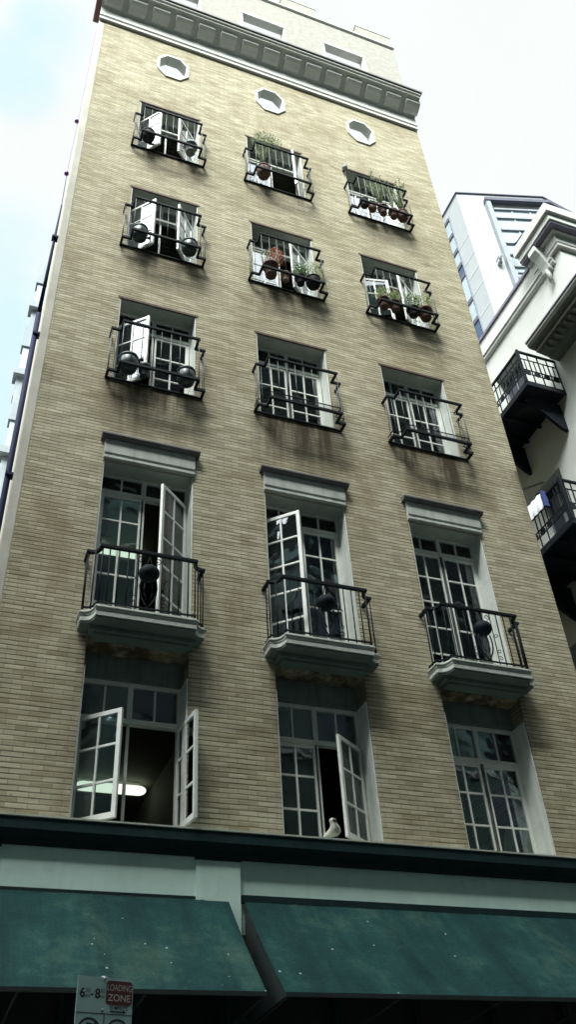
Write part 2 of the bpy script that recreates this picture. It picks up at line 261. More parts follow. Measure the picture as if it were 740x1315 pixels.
# ------------------------------------------------------------------ geometry helpers
class MB:
    def __init__(s): s.v = []; s.f = []; s.sm = []
    def add(s, vs, fs, smooth=False):
        o = len(s.v); s.v += [tuple(p) for p in vs]; s.f += [tuple(i + o for i in f) for f in fs]; s.sm += [smooth] * len(fs); return s
    def box(s, x0, x1, y0, y1, z0, z1):
        if x0 > x1: x0, x1 = x1, x0
        if y0 > y1: y0, y1 = y1, y0
        if z0 > z1: z0, z1 = z1, z0
        v = [(x, y, z) for z in (z0, z1) for y in (y0, y1) for x in (x0, x1)]
        return s.add(v, [(0, 2, 3, 1), (4, 5, 7, 6), (0, 1, 5, 4), (2, 6, 7, 3), (0, 4, 6, 2), (1, 3, 7, 5)])
    def obox(s, o, ax, ay, az):
        """box from origin corner o and three edge vectors"""
        o, ax, ay, az = map(Vector, (o, ax, ay, az))
        v = [o + ax * i + ay * j + az * k for k in (0, 1) for j in (0, 1) for i in (0, 1)]
        return s.add(v, [(0, 2, 3, 1), (4, 5, 7, 6), (0, 1, 5, 4), (2, 6, 7, 3), (0, 4, 6, 2), (1, 3, 7, 5)])
    def prism(s, poly, z0, z1):
        n = len(poly)
        v = [(x, y, z0) for x, y in poly] + [(x, y, z1) for x, y in poly]
        return s.add(v, [tuple(range(n))[::-1], tuple(range(n, 2 * n))] + [(i, (i + 1) % n, n + (i + 1) % n, n + i) for i in range(n)])
    def extx(s, prof, x0, x1):
        """profile of (y,z) extruded along x"""
        n = len(prof)
        v = [(x0, y, z) for y, z in prof] + [(x1, y, z) for y, z in prof]
        return s.add(v, [tuple(range(n)), tuple(range(n, 2 * n))[::-1]] + [(i, n + i, n + (i + 1) % n, (i + 1) % n) for i in range(n)])
    def exty(s, prof, y0, y1):
        n = len(prof)
        v = [(x, y0, z) for x, z in prof] + [(x, y1, z) for x, z in prof]
        return s.add(v, [tuple(range(n)), tuple(range(n, 2 * n))[::-1]] + [(i, n + i, n + (i + 1) % n, (i + 1) % n) for i in range(n)])
    def tube(s, pts, r, n=6, closed=False, r1=None):
        P = [Vector(p) for p in pts]; k = len(P); rings = []
        up = Vector((0, 0, 1))
        for i, p in enumerate(P):
            a = P[(i - 1) % k] if (closed or i > 0) else p; b = P[(i + 1) % k] if (closed or i < k - 1) else p
            d = (b - a).normalized()
            u = d.cross(up)
            if u.length < 0.05: u = d.cross(Vector((0, 1, 0)))
            u.normalize(); w = d.cross(u)
            rr = r if r1 is None else r + (r1 - r) * i / max(1, k - 1)
            rings.append([p + (u * math.cos(t) + w * math.sin(t)) * rr for t in [2 * math.pi * j / n for j in range(n)]])
        v = [q for ring in rings for q in ring]; f = []
        for i in range(k if closed else k - 1):
            a = i * n; b = ((i + 1) % k) * n
            for j in range(n): f.append((a + j, a + (j + 1) % n, b + (j + 1) % n, b + j))
        if not closed: f += [tuple(range(n))[::-1], tuple(range((k - 1) * n, k * n))]
        return s.add(v, f, True)
    def rail(s, pts, w, h):
        """flat bar following a horizontal path of (x,y,z)"""
        P = [Vector(p) for p in pts]; k = len(P); L = []
        for i, p in enumerate(P):
            a = P[i - 1] if i else p; b = P[i + 1] if i < k - 1 else p
            d1 = (p - a).normalized() if i else (b - p).normalized(); d2 = (b - p).normalized() if i < k - 1 else d1
            n1 = Vector((-d1.y, d1.x, 0)); n2 = Vector((-d2.y, d2.x, 0)); nn = n1 + n2
            if nn.length < 1e-4: nn = n1
            nn.normalize(); c = max(0.5, nn.dot(n1)); L.append(nn * (w / 2 / c))
        v = []
        for p, o in zip(P, L):
            v += [p - o - Vector((0, 0, h / 2)), p + o - Vector((0, 0, h / 2)), p + o + Vector((0, 0, h / 2)), p - o + Vector((0, 0, h / 2))]
        f = [(0, 1, 2, 3), tuple(4 * (k - 1) + j for j in (3, 2, 1, 0))]
        for i in range(k - 1):
            for j in range(4): f.append((4 * i + j, 4 * i + 4 + j, 4 * i + 4 + (j + 1) % 4, 4 * i + (j + 1) % 4))
        return s.add(v, f)
    def lathe(s, prof, c=(0, 0, 0), n=20, sx=1, sy=1):
        v = []; f = []; k = len(prof)
        for r, z in prof:
            for j in range(n):
                t = 2 * math.pi * j / n; v.append((c[0] + r * math.cos(t) * sx, c[1] + r * math.sin(t) * sy, c[2] + z))
        for i in range(k - 1):
            for j in range(n): f.append((i * n + j, i * n + (j + 1) % n, (i + 1) * n + (j + 1) % n, (i + 1) * n + j))
        f += [tuple(range(n))[::-1], tuple(range((k - 1) * n, k * n))]
        return s.add(v, f, True)
    def build(s, name, mat, parent=None, bevel=0):
        me = bpy.data.meshes.new(name); off = Vector((0, 0, 0))
        if parent is not None:
            p = parent
            while p is not None: off += p.location; p = p.parent
        me.from_pydata([tuple(Vector(p) - off) for p in s.v], [], s.f); me.validate(); me.update()
        for p, q in zip(me.polygons, s.sm): p.use_smooth = q
        bm = bmesh.new(); bm.from_mesh(me); bmesh.ops.recalc_face_normals(bm, faces=bm.faces); bm.to_mesh(me); bm.free()
        o = bpy.data.objects.new(name, me); COL.objects.link(o); me.materials.append(mat if not isinstance(mat, str) else M[mat])
        if parent is not None: o.parent = parent
        if bevel:
            b = o.modifiers.new('bevel', 'BEVEL'); b.width = bevel; b.segments = 2; b.limit_method = 'ANGLE'; b.angle_limit = R(40)
        return o
def tag(o, label=None, cat=None, group=None, kind=None):
    if label: o['label'] = label
    if cat: o['category'] = cat
    if group: o['group'] = group
    if kind: o['kind'] = kind
    return o
def thing(name, label, cat, loc, group=None):
    o = bpy.data.objects.new(name, None); COL.objects.link(o); o.location = loc; o.empty_display_size = 0.2
    return tag(o, label, cat, group)

# ------------------------------------------------------------------ camera
C0 = Vector((-3.998, -8.709, 1.6))
p_, y_, r_ = R(39.353), R(23.148), R(-4.098)
F = Vector((math.sin(y_) * math.cos(p_), math.cos(y_) * math.cos(p_), math.sin(p_)))
rt = Vector((math.cos(y_), -math.sin(y_), 0)); up = rt.cross(F)
RR = rt * math.cos(r_) + up * math.sin(r_); UU = -rt * math.sin(r_) + up * math.cos(r_)
cam = bpy.data.cameras.new('camera'); co = bpy.data.objects.new('camera', cam); COL.objects.link(co)
co.matrix_world = Matrix(((RR.x, UU.x, -F.x, C0.x), (RR.y, UU.y, -F.y, C0.y), (RR.z, UU.z, -F.z, C0.z), (0, 0, 0, 1)))
cam.sensor_fit = 'VERTICAL'; cam.sensor_height = 24; cam.lens = 24 * 1141.09 / 1315; cam.clip_start = 0.05; cam.clip_end = 2000
S.camera = co
def px_ray(u, v): return F + RR * ((u - 370) / 1141.09) - UU * ((v - 657.5) / 1141.09)

# ------------------------------------------------------------------ world + sun
SUN_EL, SUN_AZ = 52, 30        # the sun stands high, behind the viewer and a little to the left
w = bpy.data.worlds.new('World'); S.world = w; w.use_nodes = True; nt = w.node_tree; nt.nodes.clear()
wo = N(nt, 'ShaderNodeOutputWorld'); bg = N(nt, 'ShaderNodeBackground'); bg.inputs['Strength'].default_value = 0.1
nt.links.new(bg.outputs[0], wo.inputs[0])
sky = N(nt, 'ShaderNodeTexSky', sky_type='NISHITA'); sky.sun_disc = False
sunv = Vector((-math.sin(R(SUN_AZ)) * math.cos(R(SUN_EL)), -math.cos(R(SUN_AZ)) * math.cos(R(SUN_EL)), math.sin(R(SUN_EL))))
sky.sun_elevation = R(SUN_EL); sky.sun_rotation = math.atan2(sunv.x, sunv.y)
sky.air_density = 1.0; sky.dust_density = 1.5; sky.ozone_density = 1.5
tc = N(nt, 'ShaderNodeTexCoord'); nz = N(nt, 'ShaderNodeTexNoise'); nz.inputs['Scale'].default_value = 6.5; nz.inputs['Detail'].default_value = 8; nz.inputs['Roughness'].default_value = 0.55
nt.links.new(tc.outputs['Generated'], nz.inputs['Vector'])
def gap(direction, width, soft):
    d = N(nt, 'ShaderNodeVectorMath', operation='DOT_PRODUCT'); nt.links.new(tc.outputs['Generated'], d.inputs[0]); d.inputs[1].default_value = direction.normalized()
    mr = N(nt, 'ShaderNodeMapRange'); mr.inputs['From Min'].default_value = math.cos(R(width + soft)); mr.inputs['From Max'].default_value = math.cos(R(width)); mr.interpolation_type = 'SMOOTHSTEP'
    nt.links.new(d.outputs['Value'], mr.inputs['Value']); return mr.outputs[0]
acc = None
for (u, v, wd, sf) in ((0, 400, 0.5, 7.5), (60, 42, 0.2, 2.6), (22, 92, 0.2, 3.0), (-120, 560, 5, 8)):
    g = gap(px_ray(u, v), wd, sf)
    if acc is None: acc = g
    else:
        mx = N(nt, 'ShaderNodeMath', operation='MAXIMUM'); nt.links.new(acc, mx.inputs[0]); nt.links.new(g, mx.inputs[1]); acc = mx.outputs[0]
# broken cloud over the street behind the viewer as well
back = gap(Vector((0.3, -1, 0.9)), 6, 30)
bm_ = N(nt, 'ShaderNodeMath', operation='MULTIPLY'); nt.links.new(back, bm_.inputs[0]); bm_.inputs[1].default_value = 0.75
mx = N(nt, 'ShaderNodeMath', operation='MAXIMUM'); nt.links.new(acc, mx.inputs[0]); nt.links.new(bm_.outputs[0], mx.inputs[1]); acc = mx.outputs[0]
r = ramp(nt, [(0.30, 0.0), (0.62, 1.0)], nz.outputs['Fac'])
gm = N(nt, 'ShaderNodeMath', operation='MULTIPLY'); nt.links.new(acc, gm.inputs[0]); nt.links.new(r.outputs[0], gm.inputs[1])
inv = N(nt, 'ShaderNodeMath', operation='SUBTRACT'); inv.inputs[0].default_value = 1; nt.links.new(gm.outputs[0], inv.inputs[1])
glow = gap(sunv, 6, 50)
CLOUD, GLOW = 4.85, 17.0
bright = gap(Vector((-0.80, -0.14, 0.95)), 6, 24)
cl = N(nt, 'ShaderNodeMath', operation='MULTIPLY_ADD'); nt.links.new(glow, cl.inputs[0]); cl.inputs[1].default_value = GLOW; cl.inputs[2].default_value = CLOUD
cl2 = N(nt, 'ShaderNodeMath', operation='MULTIPLY_ADD'); nt.links.new(bright, cl2.inputs[0]); cl2.inputs[1].default_value = 28.0; nt.links.new(cl.outputs[0], cl2.inputs[2]); cl = cl2
nb = N(nt, 'ShaderNodeTexNoise'); nb.inputs['Scale'].default_value = 2.4; nb.inputs['Detail'].default_value = 9; nb.inputs['Roughness'].default_value = 0.6; nb.inputs['Distortion'].default_value = 0.4; nt.links.new(tc.outputs['Generated'], nb.inputs['Vector'])
rb = ramp(nt, [(0.35, 0.95), (0.6, 1.0), (0.75, 1.04)], nb.outputs['Fac'])
cm = N(nt, 'ShaderNodeMath', operation='MULTIPLY'); nt.links.new(cl.outputs[0], cm.inputs[0]); nt.links.new(rb.outputs['Color'], cm.inputs[1]); cl = cm
cc = N(nt, 'ShaderNodeVectorMath', operation='SCALE'); cc.inputs[0].default_value = (0.965, 1.0, 0.995); nt.links.new(cl.outputs[0], cc.inputs['Scale'])
# thin veil in the gaps: sky blue plus some white
vl = N(nt, 'ShaderNodeVectorMath', operation='MULTIPLY_ADD'); nt.links.new(sky.outputs[0], vl.inputs[0]); vl.inputs[1].default_value = (0.35, 0.45, 0.35); vl.inputs[2].default_value = (3.2, 3.95, 3.9)
nt.links.new(mixc(nt, inv.outputs[0], vl.outputs[0], cc.outputs[0]), bg.inputs['Color'])
sl = bpy.data.lights.new('sun', 'SUN'); so = bpy.data.objects.new('sun', sl); COL.objects.link(so)
sl.energy = 5.0; sl.angle = R(24); sl.color = (0.99, 1.0, 0.95)
so.rotation_euler = (-sunv).to_track_quat('-Z', 'Y').to_euler(); so.location = (0, -20, 40)
S.view_settings.view_transform = 'Standard'; S.view_settings.look = 'None'; S.view_settings.exposure = 1.07; S.view_settings.gamma = 1

# ------------------------------------------------------------------ ground
tag(MB().box(-400, 400, -400, 400, -0.3, 0).build('ground', 'asphalt'), kind='structure')
tag(MB().box(-60, 60, -3.4, 60, 0, 0.13).build('pavement', 'paving'), kind='structure')
tag(MB().box(-60, 60, -22, -13, 0, 0.13).build('pavement', 'paving'), kind='structure')

# ------------------------------------------------------------------ the brick building
XL, XR = -3.925, 3.893
COLX = [-2.238, 0.0, 2.238]
SW = 0.614
B = thing('brick_building', 'tall narrow buff brick building with iron balconies under its casement windows', 'building', (0, 0, 0))

def wall_mesh(x0, x1, z0, z1, holes, y0=0.0, y1=0.35, octs=()):
    """solid wall with rectangular holes; octs = holes whose four corners are filled (octagonal opening)"""
    m = MB(); H = list(holes) + list(octs)
    xs = sorted({x0, x1, *[h[0] for h in H], *[h[1] for h in H]}); zs = sorted({z0, z1, *[h[2] for h in H], *[h[3] for h in H]})
    def inh(cx, cz): return any(h[0] < cx < h[1] and h[2] < cz < h[3] for h in H)
    vi = {}; v = []; f = []
    def V(x, y, z):
        k = (round(x, 5), y, round(z, 5))
        if k not in vi: vi[k] = len(v); v.append((x, y, z))
        return vi[k]
    nx, nz_ = len(xs) - 1, len(zs) - 1
    sol = [[not inh((xs[i] + xs[i + 1]) / 2, (zs[j] + zs[j + 1]) / 2) for j in range(nz_)] for i in range(nx)]
    for i in range(nx):
        for j in range(nz_):
            if not sol[i][j]: continue
            a, b, c, d = xs[i], xs[i + 1], zs[j], zs[j + 1]
            f.append((V(a, y0, c), V(b, y0, c), V(b, y0, d), V(a, y0, d)))
            f.append((V(a, y1, c), V(a, y1, d), V(b, y1, d), V(b, y1, c)))
            if i == 0 or not sol[i - 1][j]: f.append((V(a, y0, c), V(a, y0, d), V(a, y1, d), V(a, y1, c)))
            if i == nx - 1 or not sol[i + 1][j]: f.append((V(b, y0, c), V(b, y1, c), V(b, y1, d), V(b, y0, d)))
            if j == 0 or not sol[i][j - 1]: f.append((V(a, y0, c), V(a, y1, c), V(b, y1, c), V(b, y0, c)))
            if j == nz_ - 1 or not sol[i][j + 1]: f.append((V(a, y0, d), V(b, y0, d), V(b, y1, d), V(a, y1, d)))
    m.add(v, f)
    for (a, b, c, d) in octs:
        cx = (b - a) * 0.27; cz = (d - c) * 0.27
        for (X, Z, sx, sz) in ((a, c, 1, 1), (b, c, -1, 1), (b, d, -1, -1), (a, d, 1, -1)):
            m.extx([], 0, 0) if False else None
            tri = [(X, Z), (X + sx * cx, Z), (X, Z + sz * cz)]
            vv = [(x, y0, z) for x, z in tri] + [(x, y1, z) for x, z in tri]
            m.add(vv, [(0, 1, 2), (3, 5, 4), (0, 3, 4, 1), (1, 4, 5, 2), (2, 5, 3, 0)])
    return m

ZT = {'A': 19.46, 'B': 16.28, 'C': 13.08}
ZF = {'A': 17.68, 'B': 14.45, 'C': 11.21}
ZR = {'A': 18.60, 'B': 15.40, 'C': 12.10}
EW = 0.59
holes = []
for cx in COLX:
    for k in 'ABC': holes.append((cx - SW, cx + SW, ZF[k] + 0.02, ZT[k]))
    holes.append((cx - SW, cx + SW, 7.12, 9.66))
    holes.append((cx - EW, cx + EW, 4.88, 6.90))
    holes.append((cx - 0.62, cx + 0.62, 24.4, 25.80))
octs = [(cx - 0.35, cx + 0.35, 20.88, 21.88) for cx in COLX]
lo = [h for h in holes if h[3] < 20]; hi = [h for h in holes if h[3] > 20]
wall_mesh(-3.80, XR, 4.6, 20.6, lo).build('wall', 'brick', B)
wall_mesh(-3.80, XR, 20.6, 23.49, [], y1=0.17, octs=octs).build('parapet_wall', 'brick', B)
wall_mesh(XL, XR, 23.492, 27.0, hi, y1=0.17).build('attic_wall', 'mattex', B)
MB().box(XL, -3.80, 0.004, 0.35, 0, 22.5).build('corner_strip', 'strip', B, 0.01)
MB().box(XL, -3.80, 0.0, 0.35, 22.5, 23.49).build('wall', 'brick', B)
# flank and rear walls, floors, roof: a closed body
MB().box(XL, XL + 0.3, 0.35, 14, 0, 20.6).build('side_wall', 'strip', B)
MB().box(XR - 0.3, XR, 0.35, 14, 0, 20.6).build('side_wall', 'brick', B)
MB().box(XL + 0.3, XR - 0.3, 13.7, 14, 0, 20.6).build('rear_wall', 'brick', B)
MB().box(XL + 0.01, XR - 0.01, 0.36, 13.99, 20.605, 20.85).build('roof', 'capdark', B)
FL = [4.35, 7.0, 10.3, 13.45, 16.65, 19.85]
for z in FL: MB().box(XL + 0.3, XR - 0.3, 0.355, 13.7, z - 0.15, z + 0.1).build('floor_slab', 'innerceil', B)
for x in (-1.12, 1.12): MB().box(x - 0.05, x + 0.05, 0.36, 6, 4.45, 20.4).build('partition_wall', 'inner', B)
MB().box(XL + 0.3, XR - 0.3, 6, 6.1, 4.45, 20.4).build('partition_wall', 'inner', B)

def window(cx, hw, z0, z1, ztr, rows, left=0, right=0, name='window', net=None, lights=4, yw=0.255, header=None, glass='glass', lin=True):
    """frame with transom lights above and two casement sashes below; left/right = opening angles in degrees"""
    g = MB(); fw = 0.045
    y0, y1 = yw, yw + 0.07
    g.box(cx - hw, cx - hw + fw, y0, y1, z0, z1); g.box(cx + hw - fw, cx + hw, y0, y1, z0, z1)
    g.box(cx - hw + fw, cx + hw - fw, y0, y1, z1 - fw, z1); g.box(cx - hw + fw, cx + hw - fw, y0, y1 + 0.05, z0, z0 + 0.03)
    g.box(cx - hw + fw, cx + hw - fw, y0 - 0.012, y1, ztr - 0.02, ztr + 0.035)           # transom
    g.box(cx - 0.03, cx + 0.03, y0 + 0.003, y1 - 0.003, ztr + 0.035, z1 - fw)                       # mullion in the lights
    for s in (-1, 1):
        xm = cx + s * (hw - fw + 0.03) / 2
        g.box(xm - 0.011, xm + 0.011, y0 + 0.015, y1 - 0.02, ztr + 0.035, z1 - fw)
    if not (left and right): g.box(cx - 0.022, cx + 0.022, y0 + 0.004, y1 - 0.004, z0 + 0.03, ztr - 0.02)
    else: g.box(cx - 0.016, cx + 0.016, y0 + 0.03, y1 - 0.004, z0 + 0.03, ztr - 0.02)
    W = g.build(name, 'frame', B)
    if lin:
        t = 0.018
        MB().box(cx - hw + 0.001, cx - hw + t, 0.012, y0 - 0.001, z0, z1 - 0.001).build('jamb_lining', 'frame', W); MB().box(cx + hw - t, cx + hw - 0.001, 0.012, y0 - 0.001, z0, z1 - 0.001).build('jamb_lining', 'frame', W)
        MB().box(cx - hw + t, cx + hw - t, 0.014, y0 - 0.001, z1 - t, z1 - 0.001).build('soffit_board', 'soffit', W)
    MB().box(cx - hw + fw, cx + hw - fw, y0 + 0.03, y0 + 0.034, ztr + 0.035, z1 - fw).build('pane', glass, W)
    sw = hw - fw - 0.004; zb, zt = z0 + 0.032, ztr - 0.022
    for side, ang in ((-1, left), (1, right)):
        hinge = Vector((cx + side * (hw - fw - 0.002), y0 + 0.004, 0))
        a = R(ang); d = Vector((-side * math.cos(a), -math.sin(a), 0)); n = Vector((-side * d.y, side * d.x, 0)) * 0.035
        if n.y < 0 and ang < 1: n = -n
        up_ = Vector((0, 0, 1)); sm = MB(); st = 0.048
        def bar(u0, u1, za, zb_, k=1.0):
            sm.obox(hinge + d * u0 + n * ((1 - k) / 2) + up_ * za, d * (u1 - u0), n * k, up_ * (zb_ - za))
        bar(0, st, zb, zt); bar(sw - st, sw, zb, zt); bar(st, sw - st, zt - st, zt); bar(st, sw - st, zb, zb + 0.06)
        mid = sw / 2; bar(mid - 0.012, mid + 0.012, zb + 0.06, zt - st, 0.7)
        H = zt - zb
        for i in range(1, rows):
            zz = zb + H * i / rows; bar(st, mid - 0.012, zz - 0.012, zz + 0.012, 0.66); bar(mid + 0.012, sw - st, zz - 0.012, zz + 0.012, 0.66)
        sm.build('sash', 'sash', W)
        gp = MB(); gp.obox(hinge + d * st + n * 0.45 + up_ * (zb + 0.06), d * (sw - 2 * st), n * 0.1, up_ * (H - st - 0.06))
        gp.build('pane', glass, W)
    if net:
        for (xa, xb, za, zc) in net:
            c = MB(); nn = 26; vs = []
            for i in range(nn + 1):
                x = cx + xa + (xb - xa) * i / nn; y = y1 + 0.07 + 0.018 * math.sin(i * 1.3 + cx) + 0.01 * math.sin(i * 2.9)
                vs += [(x, y, za), (x, y, zc)]
            c.add(vs, [(2 * i, 2 * i + 2, 2 * i + 3, 2 * i + 1) for i in range(nn)], True)
            c.build('net_curtain', 'net', W)
    return W

OPEN = {('A', 0): (47, 43), ('A', 1): (0, 60), ('A', 2): (0, 0), ('B', 0): (46, 50), ('B', 1): (0, 35), ('B', 2): (12, 33), ('C', 0): (41, 0), ('C', 1): (0, 0), ('C', 2): (0, 0)}
NETS = {('C', 0): lambda z: [(0.05, 0.56, z + 0.05, z + 1.1)], ('C', 2): lambda z: [(0.2, 0.56, z + 0.05, z + 1.4)], ('A', 2): lambda z: [(-0.56, 0.56, z + 0.05, z + 1.3)],
        ('B', 1): lambda z: [(-0.55, -0.1, z + 0.05, z + 1.4)], ('C', 1): lambda z: [(-0.56, -0.28, z + 0.05, z + 1.4)], ('A', 1): lambda z: [(-0.56, -0.05, z + 0.05, z + 1.4)]}
for k in 'ABC':
    for ci, cx in enumerate(COLX):
        l, r_a = OPEN[(k, ci)]; z0 = ZF[k] + 0.03
        nt_ = NETS.get((k, ci)); window(cx, SW - 0.002, z0, ZT[k] - 0.002, ZT[k] - 0.40, 3, l, r_a, net=nt_(z0) if nt_ else None, glass='glassold' if k != 'C' else 'glass')
        MB().box(cx - SW - 0.03, cx + SW + 0.03, -0.006, 0.1, ZT[k] - 0.0005, ZT[k] + 0.045).build('steel_lintel', 'rust', B)
DO = [(0, 42), (43, 0), (0, 0)]; EO = [(41, 97), (0, 37), (0, 0)]
for ci, cx in enumerate(COLX):
    window(cx, SW - 0.002, 7.16, 9.655, 9.335, 5, *DO[ci])
    wE = window(cx, EW - 0.002, 4.885, 6.60, 6.12, 3, *EO[ci], lin=False, yw=0.285)
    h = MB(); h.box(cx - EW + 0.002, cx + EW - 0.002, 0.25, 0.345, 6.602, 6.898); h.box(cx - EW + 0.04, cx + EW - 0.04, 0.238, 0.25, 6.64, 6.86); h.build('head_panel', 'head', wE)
    MB().box(cx - EW + 0.001, cx - EW + 0.018, 0.012, 0.284, 4.885, 6.60).build('jamb_lining', 'frame', wE); MB().box(cx + EW - 0.018, cx + EW - 0.001, 0.012, 0.284, 4.885, 6.60).build('jamb_lining', 'frame', wE)
    # lintel over the French window
    t = MB(); t.extx([(0.05, 9.665), (-0.05, 9.665), (-0.05, 9.70), (-0.038, 9.715), (-0.038, 9.735), (-0.055, 9.75), (-0.055, 9.985), (0.05, 9.985)], cx - SW - 0.004, cx + SW + 0.004)
    t.build('lintel', 'lintel', B, 0.004)
    t = MB(); t.extx([(0.02, 9.987), (-0.09, 9.987), (-0.125, 10.02), (-0.125, 10.05), (0.02, 10.075)], cx - 0.675, cx + 0.675); t.build('lintel_cap', 'capdark', B, 0.004)
    # octagonal opening surround
    o = MB(); zc = 21.38; a, b = 0.35, 0.5
    def octp(a, b): ca, cb = a * 0.54, b * 0.54; return [(-a + ca, -b), (a - ca, -b), (a, -b + cb), (a, b - cb), (a - ca, b), (-a + ca, b), (-a, b - cb), (-a, -b + cb)]
    O, I_ = octp(a, b), octp(a - 0.055, b - 0.06); v = []
    for (P, y) in ((O, -0.03), (I_, -0.03), (I_, 0.18), (O, 0.18)): v += [(cx + x, y, zc + z) for x, z in P]
    f = []
    for i in range(8):
        j = (i + 1) % 8
        for q in range(4): f.append((q * 8 + i, q * 8 + j, ((q + 1) % 4) * 8 + j, ((q + 1) % 4) * 8 + i))
    o.add(v, f); o.build('octagonal_opening', 'cream', B)
    # attic opening lintel and sill
    MB().box(cx - 0.617, cx + 0.617, -0.03, 0.168, 25.66, 25.797).build('attic_lintel', 'cream', B)
    t = MB(); t.box(cx - 0.617, cx - 0.55, -0.02, 0.166, 24.41, 25.658).build('attic_jamb', 'cream', B); t = MB(); t.box(cx + 0.55, cx + 0.617, -0.02, 0.166, 24.41, 25.658)
    t.build('attic_jamb', 'cream', B)

# main cornice
prof = [(0.0, 22.48), (-0.06, 22.48), (-0.06, 22.56), (-0.04, 22.575), (-0.04, 22.60), (-0.08, 22.62), (-0.08, 22.72), (-0.05, 22.74), (-0.055, 23.02), (-0.08, 23.05), (-0.43, 23.33), (-0.45, 23.33), (-0.45, 23.38), (-0.49, 23.40), (-0.49, 23.46), (0.0, 23.50)]
prof = [(y, z) for y, z in prof]
cor = MB().extx(prof, -3.935, XR + 0.005).build('cornice', 'cornice', B)
MB().extx([(-0.0, 23.502), (-0.50, 23.462), (-0.525, 23.47), (-0.525, 23.53), (0.0, 23.58)], -3.96, XR + 0.05).build('gutter', 'capdark', cor)
for i in range(15):
    x = -0.24 + (i - 6.5) * 0.53 - 0.265 + 0.265
    MB().extx([(-0.085, 23.045), (-0.17, 23.055), (-0.30, 23.13), (-0.36, 23.20), (-0.375, 23.30), (-0.14, 23.11)], x - 0.20, x + 0.20).build('bracket', 'cornice', cor, 0.02)
MB().box(-4.06, XL - 0.002, -0.52, 0.42, 23.25, 23.55).build('side_gutter', 'redgutter', cor, 0.02)
# attic coping and merlons
MB().extx([(0.36, 27.0), (-0.02, 27.002), (-0.05, 27.04), (-0.05, 27.10), (-0.02, 27.12), (0.36, 27.12)], XL, XR + 0.02).build('coping', 'cream', B)
for x0, x1 in ((-3.86, -2.82), (-1.58, -0.62), (0.62, 1.58), (2.82, 3.86)):
    mo = MB().box(x0, x1, -0.015, 0.34, 27.122, 27.68).build('merlon', 'mattex', B)
    MB().box(x0 - 0.03, x1 + 0.03, -0.03, 0.37, 27.682, 27.74).build('cap', 'cream', mo)

# street-level ledge, fascia, piers, shopfront
XA, XB = -9.0, 5.5
LE = MB().extx([(0.0, 4.60), (-0.06, 4.60), (-0.08, 4.65), (-0.10, 4.66), (-0.15, 4.72), (-0.15, 4.825), (0.0, 4.84)], XL, 4.2).build('ledge', 'darkband', B)
MB().extx([(0.03, 4.842), (-0.155, 4.827), (-0.165, 4.831), (-0.165, 4.847), (0.03, 4.867)], XL, 4.2).build('ledge_lit_edge', 'ledgelit', LE)
MB().box(XL, -1.09, -0.035, 0.35, 3.9, 4.60).build('fascia', 'fascia', B)
MB().box(-1.087, 4.2, -0.004, 0.35, 3.9, 4.60).build('fascia', 'fascia', B)
for x0, x1 in ((XL - 0.03, -3.42), (-1.55, -1.093)):
    q = MB().box(x0, x1, -0.055, -0.036, 3.9, 4.57).build('pier_face', 'fascia', B)
    MB().box(x0 - 0.01, x1 + 0.002, -0.075, -0.036, 4.572, 4.598).build('pier_cap', 'darkband', q)
MB().box(-3.42, -1.09, -0.045, -0.036, 4.20, 4.225).build('awning_track', 'darkband', B); MB().box(-1.08, 4.2, -0.05, -0.005, 4.19, 4.26).build('awning_track', 'darkband', B)
for x0, x1 in ((XL, -3.4), (-1.3, -0.95), (3.5, 4.2)): MB().box(x0, x1, -0.02, 0.35, 0.13, 3.9).build('shopfront_pier', 'darkband', B)
for x0, x1 in ((-3.4, -1.3), (-0.95, 3.5)): MB().box(x0, x1, 0.25, 0.3, 0.13, 3.9).build('shopfront_glazing', 'black', B)
for x0, x1, n in ((-3.4, -1.3, 3), (-0.95, 3.5, 5)):
    m = MB()
    for i in range(n + 1):
        x = x0 + 0.03 + (x1 - x0 - 0.06) * i / n; m.box(x - 0.03, x + 0.03, 0.19, 0.249, 0.13, 3.9)
    for z in (0.5, 2.6): m.box(x0, x1, 0.2, 0.248, z - 0.035, z + 0.035)
    m.build('shopfront_frame', 'darkband', B)

